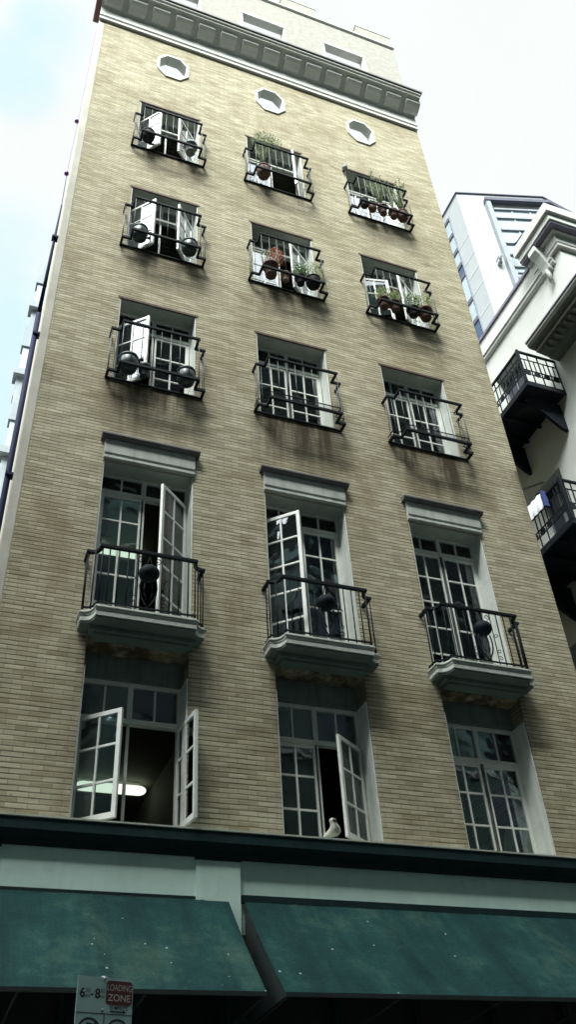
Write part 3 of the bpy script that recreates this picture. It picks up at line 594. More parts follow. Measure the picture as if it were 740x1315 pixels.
# ---------- French balconies (stone slab + iron railing)
def plan(ext=0.0, steps=6):
    """scooped-corner plan, list of (x,y) from wall to wall, left to right"""
    ex, fx, ey, fy = 0.715 + ext, 0.575 + ext * 0.6, -0.215 - ext * 0.8, -0.375 - ext
    L = [(-ex, 0.0), (-ex, ey)]
    for i in range(steps + 1):
        a = math.pi / 2 * i / steps           # concave quarter: from the ear to the front
        L.append((-ex + 0.03 + (ex - fx - 0.03) * math.sin(a), ey + (fy - ey) * (1 - math.cos(a))))
    return L + [(-x, y) for x, y in L[::-1]]
def french_balcony(cx, ball_dx=0.0):
    s = MB()
    for (e, z0, z1) in ((0.0, 7.02, 7.072), (-0.012, 7.072, 7.085), (0.004, 7.085, 7.118), (0.022, 7.118, 7.135), (0.0, 7.135, 7.16)):
        s.prism([(cx + x, (y if y < -0.01 else -0.001)) for x, y in plan(e)], z0, z1)
    sl_ = s.build('balcony', 'slab', B, 0.003)
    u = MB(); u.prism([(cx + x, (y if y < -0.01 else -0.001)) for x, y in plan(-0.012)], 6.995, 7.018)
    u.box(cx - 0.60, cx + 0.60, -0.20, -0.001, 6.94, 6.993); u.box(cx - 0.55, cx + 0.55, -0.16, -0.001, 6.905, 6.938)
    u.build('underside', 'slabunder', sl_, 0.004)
    ra = MB(); P = [(cx + x, y, 7.98) for x, y in plan(-0.02)]
    P[0] = (P[0][0], 0.0, 7.98); P[-1] = (P[-1][0], 0.0, 7.98)
    ra.rail(P, 0.045, 0.036); ra.build('top_rail', 'iron', sl_); MB().rail([(x, y, 7.205) for x, y, z in P], 0.018, 0.018).build('bottom_rail', 'iron', sl_)
    pts = []
    path = [Vector(p) for p in P]
    xs_front = [-0.555, -0.47, -0.36, -0.25, 0.25, 0.36, 0.47, 0.555]
    for x in xs_front: pts.append((cx + x, -0.355))
    for sx in (-1, 1):
        pts += [(cx + sx * 0.695, -0.2), (cx + sx * 0.695, -0.10), (cx + sx * 0.62, -0.25)]
    for x, y in pts: MB().tube([(x, y, 7.162), (x, y, 7.966)], 0.0085, 6).build('bar', 'iron', sl_)
    # centre ornament: ball on lyre scrolls
    o = MB(); bx, by, bz = cx, -0.355, 7.69
    prof_ = [(0.122 * math.sin(math.pi * i / 14) + 0.0005, -0.105 * math.cos(math.pi * i / 14)) for i in range(15)]
    o.lathe(prof_, (bx, by, bz), 24)
    o.build('ball_ornament', 'ball', sl_)
    k = MB()
    for sx in (-1, 1):
        k.tube([(bx + sx * 0.15, by, 7.165), (bx + sx * 0.15, by, 7.966)], 0.007, 6)
        def arc(cx_, cz_, r0, r1, a0, a1, n=12): return [(cx_ + (r0 + (r1 - r0) * i / n) * math.cos(R(a0 + (a1 - a0) * i / n)), by, cz_ + (r0 + (r1 - r0) * i / n) * math.sin(R(a0 + (a1 - a0) * i / n))) for i in range(n + 1)]
        mir = lambda q: [(bx + sx * x, y, z) for x, y, z in q]
        k.tube(mir([(0.085, by, 7.60), (0.10, by, 7.50), (0.092, by, 7.40), (0.065, by, 7.32), (0.03, by, 7.26), (0.0, by, 7.21)]), 0.011, 6)
        k.tube(mir([(0.035, by, 7.58), (0.05, by, 7.48), (0.045, by, 7.40), (0.02, by, 7.33)]), 0.009, 6)
        k.tube(mir(arc(0.185, 7.38, 0.035, 0.012, 180, 560)), 0.005, 5); k.tube(mir(arc(0.185, 7.27, 0.035, 0.012, 180, -200)), 0.005, 5)
        k.tube(mir(arc(0.10, 7.885, 0.045, 0.012, -90, 300)), 0.006, 5); k.tube(mir(arc(0.185, 7.60, 0.035, 0.012, 0, 380)), 0.005, 5)
        k.tube(mir([(0.06, by, 7.79), (0.02, by, 7.84), (0.0, by, 7.966)]), 0.007, 5)
    k.build('scrollwork', 'iron', sl_)
    return sl_
for cx in COLX: french_balcony(cx)

# ---------- small iron cage balconies with stepped plan
def cage(cx, k, ci):
    zf, zr = ZF[k], ZR[k]
    ex, fx, ey, fy = 0.70, 0.565, -0.17, -0.36
    P = [(-ex, 0.0), (-ex, ey), (-fx, ey), (-fx, fy), (fx, fy), (fx, ey), (ex, ey), (ex, 0.0)]
    r = MB(); j = lambda: random.uniform(-0.006, 0.006)
    r.rail([(cx + x, y, zr + j()) for x, y in P], 0.036, 0.036)
    r2_ = MB(); r2_.rail([(cx + x, y, zf + j()) for x, y in P], 0.036, 0.042)
    r2_.box(cx - ex + 0.015, cx + ex - 0.015, -0.03, -0.003, zf - 0.013, zf + 0.013)
    o = r2_.build('cage_balcony', 'iron', B); r.build('top_rail', 'iron', o)
    if k == 'C' and ci > 0: MB().rail([(cx + x, y, zf + 0.115) for x, y in P], 0.012, 0.012).build('middle_rail', 'iron', o)
    xs = [-fx, -0.42, -0.28, -0.14, 0, 0.14, 0.28, 0.42, fx]
    for x in xs: MB().tube([(cx + x, fy, zf), (cx + x, fy, zr)], 0.0055, 5).build('bar', 'bar', o)
    for s in (-1, 1):
        for (x, y) in ((ex, ey), (ex, -0.085), (0.63, ey)): MB().tube([(cx + s * x, y, zf), (cx + s * x, y, zr)], 0.0055, 5).build('bar', 'bar', o)
    g = MB(); st = 0.085 if not (k == 'C' and ci > 0) else 0.032
    y = -0.03
    while y > fy + 0.02:
        xx = ex if y > ey else fx
        g.tube([(cx - xx, y, zf - 0.006), (cx + xx, y, zf - 0.006)], 0.0022, 4); y -= st
    x = -ex + st
    while x < ex - 0.01:
        yy = fy if abs(x) < fx else ey
        g.tube([(cx + x, -0.005, zf), (cx + x, yy, zf)], 0.0022, 4); x += st
    if k == 'C' and ci > 0:    # wire netting up the lower front
        for q in range(46):
            xa = -fx + q * 2 * fx / 45
            g.tube([(cx + xa, fy + 0.004, zf), (cx + min(fx, xa + 0.06), fy + 0.004, zf + 0.115)], 0.0018, 4)
            g.tube([(cx + xa, fy + 0.006, zf), (cx + max(-fx, xa - 0.06), fy + 0.006, zf + 0.115)], 0.0018, 4)
    # loose wavy wire round the bottom
    g.tube([(cx - fx + i * 2 * fx / 60, fy + 0.01, zf + 0.03 + 0.012 * math.sin(i * 1.1)) for i in range(61)], 0.0022, 4)
    g.build('floor_grate', 'wire', o)
for k in 'ABC':
    for ci, cx in enumerate(COLX): cage(cx, k, ci)

# small fixtures on the wall
fx_ = thing('wall_lamp', 'small grey lamp fixed beside the top right window', 'lamp', (1.60, 0, 19.35))
MB().box(1.56, 1.62, -0.05, 0.0, 19.30, 19.42).build('base', 'capdark', fx_); MB().lathe([(0.02, 0), (0.05, 0.03), (0.05, 0.1), (0.02, 0.13)], (1.59, -0.09, 19.27), 12).build('shade', 'greypot', fx_)

# downpipe and cable at the left corner
dp = thing('downpipe', 'dark navy downpipe running up the left corner of the brick building', 'pipe', (-3.97, 0.05, 0))
MB().tube([(-3.972, 0.06, 0.13), (-3.985, 0.06, 9), (-3.992, 0.06, 12.3)], 0.038, 10).build('pipe', 'pipe', dp)
MB().tube([(-3.992, 0.06, 12.3), (-3.975, 0.06, 14.2), (-3.965, 0.06, 15.2)], 0.03, 8, r1=0.012).build('pipe', 'pipe', dp)
MB().tube([(-3.965, 0.06, 15.2), (-3.98, 0.05, 16.4), (-3.962, 0.05, 18.2), (-3.95, 0.05, 22)], 0.006, 5).build('cable', 'bracket', dp)
for z in (16.15, 18.0): MB().lathe([(0.005, -0.045), (0.04, -0.02), (0.04, 0.02), (0.005, 0.045)], (-3.985, 0.04, z), 10).build('clip', 'bracket', dp)
for z in (3, 6.2, 9.1, 11.8, 14.2): MB().box(-4.02, -3.925, 0.0, 0.11, z, z + 0.04).build('strap', 'pipe', dp)

# ------------------------------------------------------------------ awnings
def awning(x0, x1, tl, label):
    a = thing('awning', label, 'awning', ((x0 + x1) / 2, 0, 3.2), 'green awnings over the shopfront')
    nx, ny = int((x1 - x0) * 42), 24; g = MB(); v = []
    yt, zt, yb, zb = -0.06, 4.19, -1.05, 3.2
    for j in range(ny + 1):
        t = j / ny
        for i in range(nx + 1):
            s = i / nx; x = (x0 + (x1 - x0) * s)
            sag = -0.03 * math.sin(math.pi * t) * (1 + 0.35 * math.sin(x * 2.3)) + 0.006 * math.sin(x * 5.1 + t * 3) * math.sin(math.pi * t) - 0.004 * abs(math.sin(x * 3.7 + 1.2 * t))
            k = (x - x0) % 1.06; sag += 0.007 * math.exp(-((k - 0.53) / 0.018) ** 2)
            for (a_, sl_, am) in ((-3.9, 0.3, 0.010), (-2.6, 0.5, 0.008), (0.15, 0.55, 0.016), (1.15, 0.6, 0.016), (2.2, 0.45, 0.012), (3.3, 0.5, 0.012)):
                sag -= am * math.exp(-((x - a_ - sl_ * t) / 0.035) ** 2) * math.sin(math.pi * min(1, t * 1.1))
            sag += 0.004 * math.sin(x * 9 + t * 7) * t * (1 - t) * 4
            v.append((x, yt + (yb - yt) * t, zt + (zb - zt) * t + sag))
    f = [(j * (nx + 1) + i, j * (nx + 1) + i + 1, (j + 1) * (nx + 1) + i + 1, (j + 1) * (nx + 1) + i) for j in range(ny) for i in range(nx)]
    k = len(v); v2 = [(x, y + 0.006, z - 0.008) for x, y, z in v]
    g.add(v + v2, f + [tuple(i + k for i in q[::-1]) for q in f], True)
    g.build('canopy', 'awning', a)
    MB().box(x0, x1, -1.062, -1.045, 3.165, 3.20).build('front_bar', 'awnunder', a)
    fr = MB()
    n = max(2, int((x1 - x0) / 0.9))
    for i in range(n + 1):
        x = x0 + 0.02 + (x1 - x0 - 0.04) * i / n
        MB().tube([(x, -0.02, 4.12), (x, -1.045, 3.17)], 0.012, 6).build('arm', 'awnunder', a)
        MB().tube([(x, -0.02, 3.1), (x, -1.045, 3.17)], 0.012, 6).build('arm', 'awnunder', a)
    for xx in (x0, x1):
        MB().add([(xx, -0.05, 4.16), (xx, -1.045, 3.17), (xx, -0.05, 3.12), (xx + 0.004, -0.05, 4.16), (xx + 0.004, -1.045, 3.17), (xx + 0.004, -0.05, 3.12)], [(0, 1, 2), (3, 5, 4), (0, 3, 4, 1), (1, 4, 5, 2), (2, 5, 3, 0)]).build('end_panel', 'awnunder', a)
    return a
awning(-5.2, -1.22, 0, 'left green canvas awning spotted with bird droppings, behind the parking sign')
awning(-1.055, 4.15, 0, 'long right green canvas awning over the shopfront, with diagonal creases')

# ------------------------------------------------------------------ pots and plants
def leaves(m, c, rx, ry, rz, n, size, up=0.3):
    for _ in range(n):
        while True:
            p = Vector((random.uniform(-1, 1), random.uniform(-1, 1), random.uniform(-1, 1)))
            if p.length < 1: break
        q = Vector((c[0] + p.x * rx, c[1] + p.y * ry, c[2] + p.z * rz))
        a = Vector((random.gauss(0, 1), random.gauss(0, 1), random.gauss(up, 1))).normalized(); b = a.cross(Vector((random.gauss(0, 1), random.gauss(0, 1), random.gauss(0, 1)))).normalized()
        s = size * random.uniform(0.6, 1.3)
        m.add([q, q + a * s + b * s * 0.35, q + a * s * 2, q + a * s - b * s * 0.35], [(0, 1, 2, 3)])
def twigs(m, lv, c, n, h, spread, leafn, size):
    for _ in range(n):
        a = random.uniform(0, 6.283); sp = random.uniform(0.2, 1) * spread; hh = h * random.uniform(0.55, 1)
        p0 = Vector(c); p1 = p0 + Vector((math.cos(a) * sp * 0.35, math.sin(a) * sp * 0.25, hh * 0.5)); p2 = p0 + Vector((math.cos(a) * sp, math.sin(a) * sp * 0.5, hh))
        m.tube([p0, p1, p2], 0.006, 4, r1=0.003)
        for _ in range(leafn):
            t = random.uniform(0.25, 1); q = p1.lerp(p2, (t - 0.5) * 2) if t > 0.5 else p0.lerp(p1, t * 2)
            d = Vector((random.gauss(0, 1), random.gauss(0, 1), random.gauss(0.4, 1))).normalized(); e = d.cross(Vector((0.3, 0.5, 1))).normalized(); s = size * random.uniform(0.6, 1.3)
            lv.add([q, q + d * s + e * s * 0.35, q + d * s * 2, q + d * s - e * s * 0.35], [(0, 1, 2, 3)])
def pot(cx, k, dx, y, r, h, mat, label, kind='flower_pot', plant=None, round_=False, zoff=0.018):
    z = ZF[k] + zoff; c = (cx + dx, y, z)
    name = 'potted_plant' if plant else 'flower_pot'
    t = thing(name, label, 'potted plant' if plant else 'flower pot', c, None)
    if round_: prof = [(r * 0.55, 0), (r * 0.85, h * 0.15), (r, h * 0.45), (r * 0.98, h * 0.75), (r * 0.92, h * 0.88), (r * 1.04, h * 0.9), (r * 1.04, h), (r * 0.94, h), (r * 0.9, h * 0.88)]
    else: prof = [(r * 0.68, 0), (r * 0.72, 0.01), (r * 0.92, h * 0.78), (r * 1.06, h * 0.79), (r * 1.06, h), (r * 0.95, h), (r * 0.9, h * 0.86)]
    MB().lathe(prof, c, 24).build('pot', mat, t)
    MB().lathe([(r * 0.89, h * 0.86), (r * 0.5, h * 0.89), (0.002, h * 0.9)], c, 20).build('soil', 'soil', t)
    top = (c[0], c[1], z + h * 0.9)
    if plant == 'bush':
        l = MB(); leaves(l, (top[0], top[1] - 0.03, top[2] + r * 1.7), r * 1.45, r * 1.35, r * 1.9, 700, 0.02); l.build('foliage', 'leaf', t)
    if plant == 'pale':
        l = MB(); leaves(l, (top[0], top[1] - 0.04, top[2] + r * 1.3), r * 1.5, r * 1.35, r * 1.5, 650, 0.02)
        for _ in range(3): leaves(l, (top[0] + random.uniform(-1, 1) * r, top[1] - r * 0.5, top[2] + r * random.uniform(-0.3, 0.2)), r * 0.35, r * 0.3, r * 0.35, 25, 0.015)
        l.build('foliage', 'leafpale', t)
    if plant == 'red':
        l = MB(); leaves(l, (top[0] + 0.09, top[1] - 0.02, top[2] + r * 2.0), r * 1.2, r * 1.1, r * 1.7, 700, 0.02); l.build('flowers', 'flower', t)
        l = MB(); leaves(l, (top[0] - 0.07, top[1], top[2] + r * 1.9), r * 0.9, r * 0.9, r * 1.4, 220, 0.018); l.build('foliage', 'leafpale', t)
    if plant in ('wispy', 'bigwispy', 'tall'):
        st = MB(); lv = MB()
        if plant == 'wispy': twigs(st, lv, top, 10, 0.95, 0.2, 22, 0.012)
        if plant == 'tall': twigs(st, lv, top, 18, 1.4, 0.34, 75, 0.018)
        if plant == 'bigwispy':
            twigs(st, lv, top, 16, 1.5, 0.30, 40, 0.019)
            leaves(lv, (top[0] + 0.10, top[1] - 0.05, top[2] + 1.05), 0.34, 0.16, 0.20, 900, 0.02)
        st.build('stems', 'leafdry', t); lv.build('foliage', 'leafdry', t)
    return t
X1, X2, X3 = COLX
pot(X1, 'A', -0.43, -0.20, 0.125, 0.22, 'blackpot', 'black round pot at the left end of the highest left balcony', round_=True)
pot(X1, 'A', 0.39, -0.20, 0.125, 0.26, 'greypot', 'blue-grey pot at the right end of the highest left balcony')
pot(X1, 'B', -0.43, -0.20, 0.135, 0.25, 'tealpot', 'dark teal pot at the left end of the middle left balcony', round_=True)
pot(X1, 'B', 0.42, -0.20, 0.135, 0.25, 'tealpot', 'dark teal pot at the right end of the middle left balcony', round_=True)
pot(X1, 'C', -0.43, -0.20, 0.14, 0.26, 'tealpot', 'large dark teal pot at the left end of the lowest iron balcony on the left', round_=True)
pot(X1, 'C', -0.19, -0.16, 0.085, 0.22, 'tealpot', 'small teal pot right beside the larger one, in front of the bright open sash')
pot(X1, 'C', 0.42, -0.20, 0.135, 0.26, 'tealpot', 'dark teal pot alone under the net curtain of the left iron balcony', round_=True)
pot(X2, 'A', -0.36, -0.20, 0.14, 0.26, 'terra', 'terracotta pot with tall wispy shrub on the highest middle balcony', plant='bigwispy', round_=True)
pot(X2, 'B', -0.36, -0.20, 0.135, 0.30, 'terra', 'terracotta pot with red flowers on the middle balcony', plant='red')
pot(X2, 'B', -0.08, -0.18, 0.075, 0.20, 'terrapale', 'narrow empty pale terracotta pot beside the red-flowered one')
pot(X2, 'B', 0.19, -0.20, 0.095, 0.19, 'blackpot', 'small dark pot with a bright green bush, third on the middle balcony', plant='bush')
pot(X2, 'B', 0.43, -0.22, 0.13, 0.20, 'blackpot', 'wide dark pot with trailing pale leaves at the right end of the middle balcony', plant='pale', round_=True)
pot(X3, 'A', -0.43, -0.22, 0.085, 0.24, 'blackpot', 'small black jug-like pot at the left end of the highest right balcony', round_=True)
pot(X3, 'A', -0.24, -0.20, 0.085, 0.17, 'terra', 'small brown bowl second from left on the highest right balcony', round_=True)
pot(X3, 'A', 0.00, -0.20, 0.10, 0.25, 'terra', 'dark terracotta pot with a tall thin shrub in the centre of the highest right balcony', plant='tall')
pot(X3, 'A', 0.24, -0.20, 0.10, 0.20, 'terra', 'brown pot with bare twigs, second from right on the highest right balcony', plant='wispy')
pot(X3, 'A', 0.45, -0.21, 0.115, 0.23, 'terra', 'brown pot with a tall wispy shrub at the right end of the highest right balcony', plant='tall', round_=True)
pot(X3, 'B', -0.43, -0.20, 0.11, 0.22, 'terra', 'terracotta pot with pale trailing leaves at the left end of the middle right balcony', plant='pale')
pot(X3, 'B', -0.20, -0.20, 0.10, 0.22, 'terra', 'terracotta pot with pale green leaves, second from left on the middle right balcony', plant='pale')
pot(X3, 'B', 0.17, -0.20, 0.11, 0.19, 'blackpot', 'dark pot with a bright green bush, third on the middle right balcony', plant='bush')
pot(X3, 'B', 0.42, -0.21, 0.13, 0.24, 'terra', 'wide terracotta pot with pale leaves at the right end of the middle right balcony', plant='pale')

# ------------------------------------------------------------------ things seen in the lowest windows
def lamp(label, x0, x1, y, z, r=0.1):
    t = thing('ceiling_lamp', label, 'lamp', ((x0 + x1) / 2, y, z))
    n = 8; P = []
    xs_ = [x0] + [x0 + r * (1 - math.cos(math.pi / 2 * i / 4)) for i in range(1, 5)] + [x1 - r * (1 - math.cos(math.pi / 2 * i / 4)) for i in range(4, 0, -1)] + [x1]
    rs = [0.01] + [r * math.sin(math.pi / 2 * i / 4) for i in range(1, 5)] + [r * math.sin(math.pi / 2 * i / 4) for i in range(4, 0, -1)] + [0.01]
    v = []; f = []
    for x, q in zip(xs_, rs):
        for j in range(12): a = 2 * math.pi * j / 12; v.append((x, y + q * math.cos(a), z + q * 0.55 * math.sin(a)))
    for i in range(len(xs_) - 1):
        for j in range(12): f.append((i * 12 + j, i * 12 + (j + 1) % 12, (i + 1) * 12 + (j + 1) % 12, (i + 1) * 12 + j))
    MB().add(v, f, True).build('diffuser', 'lamp', t)
    MB().box(x0 + 0.1, x1 - 0.1, y - 0.03, y + 0.03, z + r * 0.5, z + r * 0.5 + 0.05).build('mount', 'lampcap', t)
lamp('long lit ceiling lamp seen through the lowest left window', -2.30, -1.28, 3.6, 6.74, 0.11)
lamp('lit ceiling tube seen through the tall left window behind the balcony railing', -2.75, -1.80, 2.45, 10.02, 0.06)
cu = thing('curtain', 'cream curtain gathered in two bunches inside the lowest right window', 'curtain', (2.62, 0.34, 4.92))
for xc, hgt, wd in ((2.46, 0.46, 0.26), (2.73, 0.50, 0.24)):
    g = MB(); v = []; nn = 22; zz = 10
    for j in range(zz + 1):
        t = j / zz; ww = wd * (1 - t ** 1.4 * 0.6)
        for i in range(nn + 1):
            s = i / nn * 2 - 1; v.append((xc + s * ww * 0.5 + t * 0.03, 0.352 + 0.018 * math.sin(i * 1.9) * (1 - t * 0.5) + 0.012 * s * s, 4.92 + hgt * t * (1 - 0.15 * s * s)))
    g.add(v, [(j * (nn + 1) + i, j * (nn + 1) + i + 1, (j + 1) * (nn + 1) + i + 1, (j + 1) * (nn + 1) + i) for j in range(zz) for i in range(nn)], True)
    g.build('cloth', 'creamcloth', cu)

# pigeon on the ledge, seen from behind: one continuous skinned body
def pigeon():
    bx, by, bz = -0.05, -0.09, 4.858
    def blob(rings, n=14):
        g = MB(); v = []; f = []
        for (c, rx, rz, tilt) in rings:
            for j in range(n):
                a = 2 * math.pi * j / n; v.append((c[0] + rx * math.cos(a), c[1] + rz * math.sin(a) * math.sin(tilt), c[2] + rz * math.sin(a) * math.cos(tilt)))
        for i in range(len(rings) - 1):
            for j in range(n): f.append((i * n + j, i * n + (j + 1) % n, (i + 1) * n + (j + 1) % n, (i + 1) * n + j))
        f += [tuple(range(n))[::-1], tuple(range((len(rings) - 1) * n, len(rings) * n))]
        g.add(v, f, True); return g
    # from the tail (towards the wall, low, left) through the plump breast to the neck, head and bill
    R_ = [((bx - 0.10, by + 0.13, bz + 0.028), 0.016, 0.006, 0.1), ((bx - 0.07, by + 0.08, bz + 0.040), 0.030, 0.016, 0.2), ((bx - 0.03, by + 0.04, bz + 0.062), 0.052, 0.040, 0.3),
          ((bx, by, bz + 0.078), 0.064, 0.058, 0.4), ((bx + 0.008, by - 0.03, bz + 0.094), 0.062, 0.058, 0.7), ((bx + 0.0, by - 0.05, bz + 0.122), 0.052, 0.048, 1.1),
          ((bx - 0.014, by - 0.053, bz + 0.146), 0.040, 0.038, 1.35), ((bx - 0.022, by - 0.055, bz + 0.163), 0.037, 0.037, 1.4), ((bx - 0.027, by - 0.06, bz + 0.180), 0.038, 0.038, 1.4),
          ((bx - 0.030, by - 0.063, bz + 0.195), 0.029, 0.029, 1.45), ((bx - 0.031, by - 0.064, bz + 0.204), 0.008, 0.008, 1.5)]
    o = blob(R_).build('pigeon', 'birdw')
    tag(o, 'white pigeon with brown head perched on the ledge below the middle window', 'bird')
    h = MB(); prof = [(0.028 * math.sin(math.pi * i / 8) + 0.0005, -0.024 * math.cos(math.pi * i / 8)) for i in range(9)]
    h.lathe(prof, (bx - 0.018, by - 0.078, bz + 0.174), 12); h.build('face_patch', 'birdb', o)
    k = MB(); k.tube([(bx - 0.022, by - 0.10, bz + 0.172), (bx - 0.022, by - 0.122, bz + 0.163)], 0.006, 6, r1=0.002); k.build('bill', 'capdark', o)
    g = MB()
    for sx in (-1, 1):
        g.tube([(bx + sx * 0.02, by, bz + 0.04), (bx + sx * 0.02, by - 0.005, bz + 0.004)], 0.004, 5)
        for a in (-0.4, 0, 0.4): g.tube([(bx + sx * 0.02, by - 0.005, bz + 0.005), (bx + sx * 0.02 + 0.025 * math.sin(a), by - 0.03, bz + 0.004)], 0.003, 5)
    g.build('foot', 'rust', o)
pigeon()

# ------------------------------------------------------------------ parking sign
def sign():
    ys = -2.2
    def P(u, v, y):
        d = px_ray(u, v); t = (y - C0.y) / d.y; return C0 + d * t
    tl = P(100, 1252, ys)
    # right top corner at the same height
    d = px_ray(171, 1258.5); t = (tl.z - C0.z) / d.z; tr_ = C0 + d * t
    ex = (tr_ - tl); W = ex.length; ex = ex / W
    if W > 0.7: W = 0.7
    down = Vector((0, 0, -1)); nrm = ex.cross(Vector((0, 0, 1))); 
    if nrm.y > 0: nrm = -nrm
    s = thing('parking_sign', 'pale green loading zone parking sign on a pole before the left awning', 'sign', (tl.x + ex.x * W / 2, tl.y + ex.y * W / 2, 0.13))
    H = W * 1.5
    def q(a, b, n=0.0): return tl + ex * (a * W) + down * (b * W * 0.85) + nrm * n
    def plate(a0, a1, b0, b1, n0, n1, name, mat, bevel=0):
        o_ = q(a0, b1, n0); return MB().obox(o_, ex * ((a1 - a0) * W), nrm * (n1 - n0), Vector((0, 0, (b1 - b0) * W * 0.85))).build(name, mat, s, bevel)
    plate(0, 1, 0, 1.5, 0.0, 0.004, 'plate', 'signface')
    # rounded maroon panel
    rp = []; x0, x1, z0, z1, rr = 0.515, 0.985, 0.05, 0.47, 0.06
    for (cx_, cz_, a0) in ((x1 - rr, z1 - rr, 0), (x0 + rr, z1 - rr, 90), (x0 + rr, z0 + rr, 180), (x1 - rr, z0 + rr, 270)):
        for i in range(5): a = R(a0 + 22.5 * i); rp.append((cx_ + rr * math.cos(a), cz_ + rr * math.sin(a)))
    n = len(rp); MB().add([q(a, b, 0.0045) for a, b in rp] + [q(a, b, 0.006) for a, b in rp], [tuple(range(n)), tuple(range(n, 2 * n))] + [(i, (i + 1) % n, n + (i + 1) % n, n + i) for i in range(n)]).build('zone_panel', 'signred', s)
    plate(0, 1, 0.62, 0.632, 0.0045, 0.006, 'dividing_line', 'signtxt'); plate(0.497, 0.508, 0.632, 1.5, 0.0045, 0.006, 'dividing_line', 'signtxt')
    def text(body, a, b, size, mat, wscale=1.0, bold=0.0, name='lettering'):
        c = bpy.data.curves.new('t', 'FONT'); c.body = body; c.size = size * W; c.offset = bold * W; c.align_x = 'CENTER'; c.align_y = 'CENTER'
        o_ = bpy.data.objects.new('t', c); COL.objects.link(o_); bpy.context.view_layer.update()
        dg = bpy.context.evaluated_depsgraph_get(); me = bpy.data.meshes.new_from_object(o_.evaluated_get(dg)); bpy.data.objects.remove(o_)
        base = q(a, b, 0.0075 if mat == 'signpale' else 0.0055); v = [base + ex * (p.co.x * wscale) + Vector((0, 0, p.co.y * 0.88)) for p in me.vertices]
        f = [tuple(p.vertices) for p in me.polygons]
        MB().add(v, f).build(name, mat, s)
    text('6', 0.095, 0.30, 0.22, 'signtxt', 0.85, 0.006); text('30', 0.185, 0.25, 0.11, 'signtxt', 0.85); text('AM', 0.185, 0.345, 0.07, 'signtxt', 0.9)
    text('-', 0.265, 0.30, 0.16, 'signtxt', 1, 0.006)
    text('8', 0.36, 0.30, 0.22, 'signtxt', 0.85, 0.006); text('30', 0.445, 0.25, 0.11, 'signtxt', 0.85); text('PM', 0.445, 0.345, 0.07, 'signtxt', 0.9)
    text('LOADING', 0.75, 0.175, 0.155, 'signpale', 0.66); text('ZONE', 0.75, 0.35, 0.165, 'signpale', 0.9, 0.002)
    text('15 MINUTE', 0.75, 0.52, 0.095, 'signtxt', 0.72, 0.001)
    plate(0.60, 0.83, 0.568, 0.592, 0.0045, 0.006, 'arrow', 'signtxt')
    MB().add([q(0.83, 0.545, 0.0055), q(0.90, 0.58, 0.0055), q(0.83, 0.615, 0.0055)], [(0, 1, 2)]).build('arrow', 'signtxt', s)
    for ca in (0.25, 0.75):
        g = MB(); nn = 40; v = []
        for rad in (0.19, 0.155):
            for nrm_ in (0.0045, 0.006): v += [q(ca + rad * math.cos(2 * math.pi * i / nn), 0.89 + rad * math.sin(2 * math.pi * i / nn), nrm_) for i in range(nn)]
        f = []
        for i in range(nn):
            j = (i + 1) % nn; f += [(nn + i, nn + j, 3 * nn + j, 3 * nn + i), (i, j, nn + j, nn + i), (2 * nn + i, 2 * nn + j, 3 * nn + j, 3 * nn + i)]
        g.add(v, f); g.build('ring_symbol', 'signtxt', s)
        text('P', ca, 0.89, 0.25, 'signtxt', 1.0, 0.006)
        a = 0.7071; MB().add([q(ca - 0.13, 1.0, 0.007), q(ca - 0.11, 1.02, 0.007), q(ca + 0.13, 0.78, 0.007), q(ca + 0.11, 0.76, 0.007)], [(0, 1, 2, 3)]).build('slash_symbol', 'signtxt', s)
    cpt = q(0.5, 0, -0.03)
    MB().tube([(cpt.x, cpt.y, 0.13), (cpt.x, cpt.y, tl.z + 0.012)], 0.022, 12).build('pole', 'galv', s)
    for b_ in (0.03, 0.57):
        c = q(0.47, b_, 0.004); MB().lathe([(0.001, -0.012), (0.009, -0.008), (0.009, 0.008), (0.001, 0.012)], tuple(c + nrm * 0.002), 10).build('bolt', 'galv', s)
    return W, tl
print('SIGN', sign())

# ------------------------------------------------------------------ classical building across the lane (right)
CX0, CY0 = 7.85, 0.65
K = thing('stucco_building', 'white stucco corner building with heavy cornices and black iron balconies', 'building', (CX0, CY0, 0))
def solve_x(u, v, X=CX0):
    d = px_ray(u, v); t = (X - C0.x) / d.x; q = C0 + d * t; return q.y, q.z
kh = [(3.15, 4.15, 16.65, 19.1), (3.0, 4.0, 12.5, 15.0), (3.4, 4.4, 8.2, 11.0)]
# side wall facing the lane, with door openings
g = MB(); ys_ = sorted({CY0, 24, *[a for h in kh for a in h[:2]]}); zs_ = sorted({0.13, 20.9, *[a for h in kh for a in h[2:]]})
for i in range(len(ys_) - 1):
    for j in range(len(zs_) - 1):
        cy_, cz_ = (ys_[i] + ys_[i + 1]) / 2, (zs_[j] + zs_[j + 1]) / 2
        if any(h[0] < cy_ < h[1] and h[2] < cz_ < h[3] for h in kh): continue
        g.box(CX0, CX0 + 0.35, ys_[i], ys_[i + 1], zs_[j], zs_[j + 1])
bmx = g
bmx.build('wall', 'stucco', K)
MB().box(CX0 + 0.35, 24, CY0, CY0 + 0.35, 0.13, 20.9).build('front_wall', 'stucco', K)
MB().box(CX0 + 0.35, 24, CY0 + 0.35, 24, 20.5, 20.88).build('roof', 'stucco_trim', K)
for (a, b, c, d) in kh:
    W_ = MB(); W_.box(CX0 + 0.22, CX0 + 0.27, a, a + 0.07, c, d); W_.box(CX0 + 0.22, CX0 + 0.27, b - 0.07, b, c, d); W_.box(CX0 + 0.22, CX0 + 0.27, a + 0.07, b - 0.07, d - 0.08, d); W_.box(CX0 + 0.22, CX0 + 0.27, (a + b) / 2 - 0.04, (a + b) / 2 + 0.04, c, d - 0.08)
    wd_ = W_.build('balcony_door', 'bluebar', K)
    MB().box(CX0 + 0.24, CX0 + 0.25, a + 0.07, b - 0.07, c, d - 0.08).build('pane', 'darkwin', wd_)
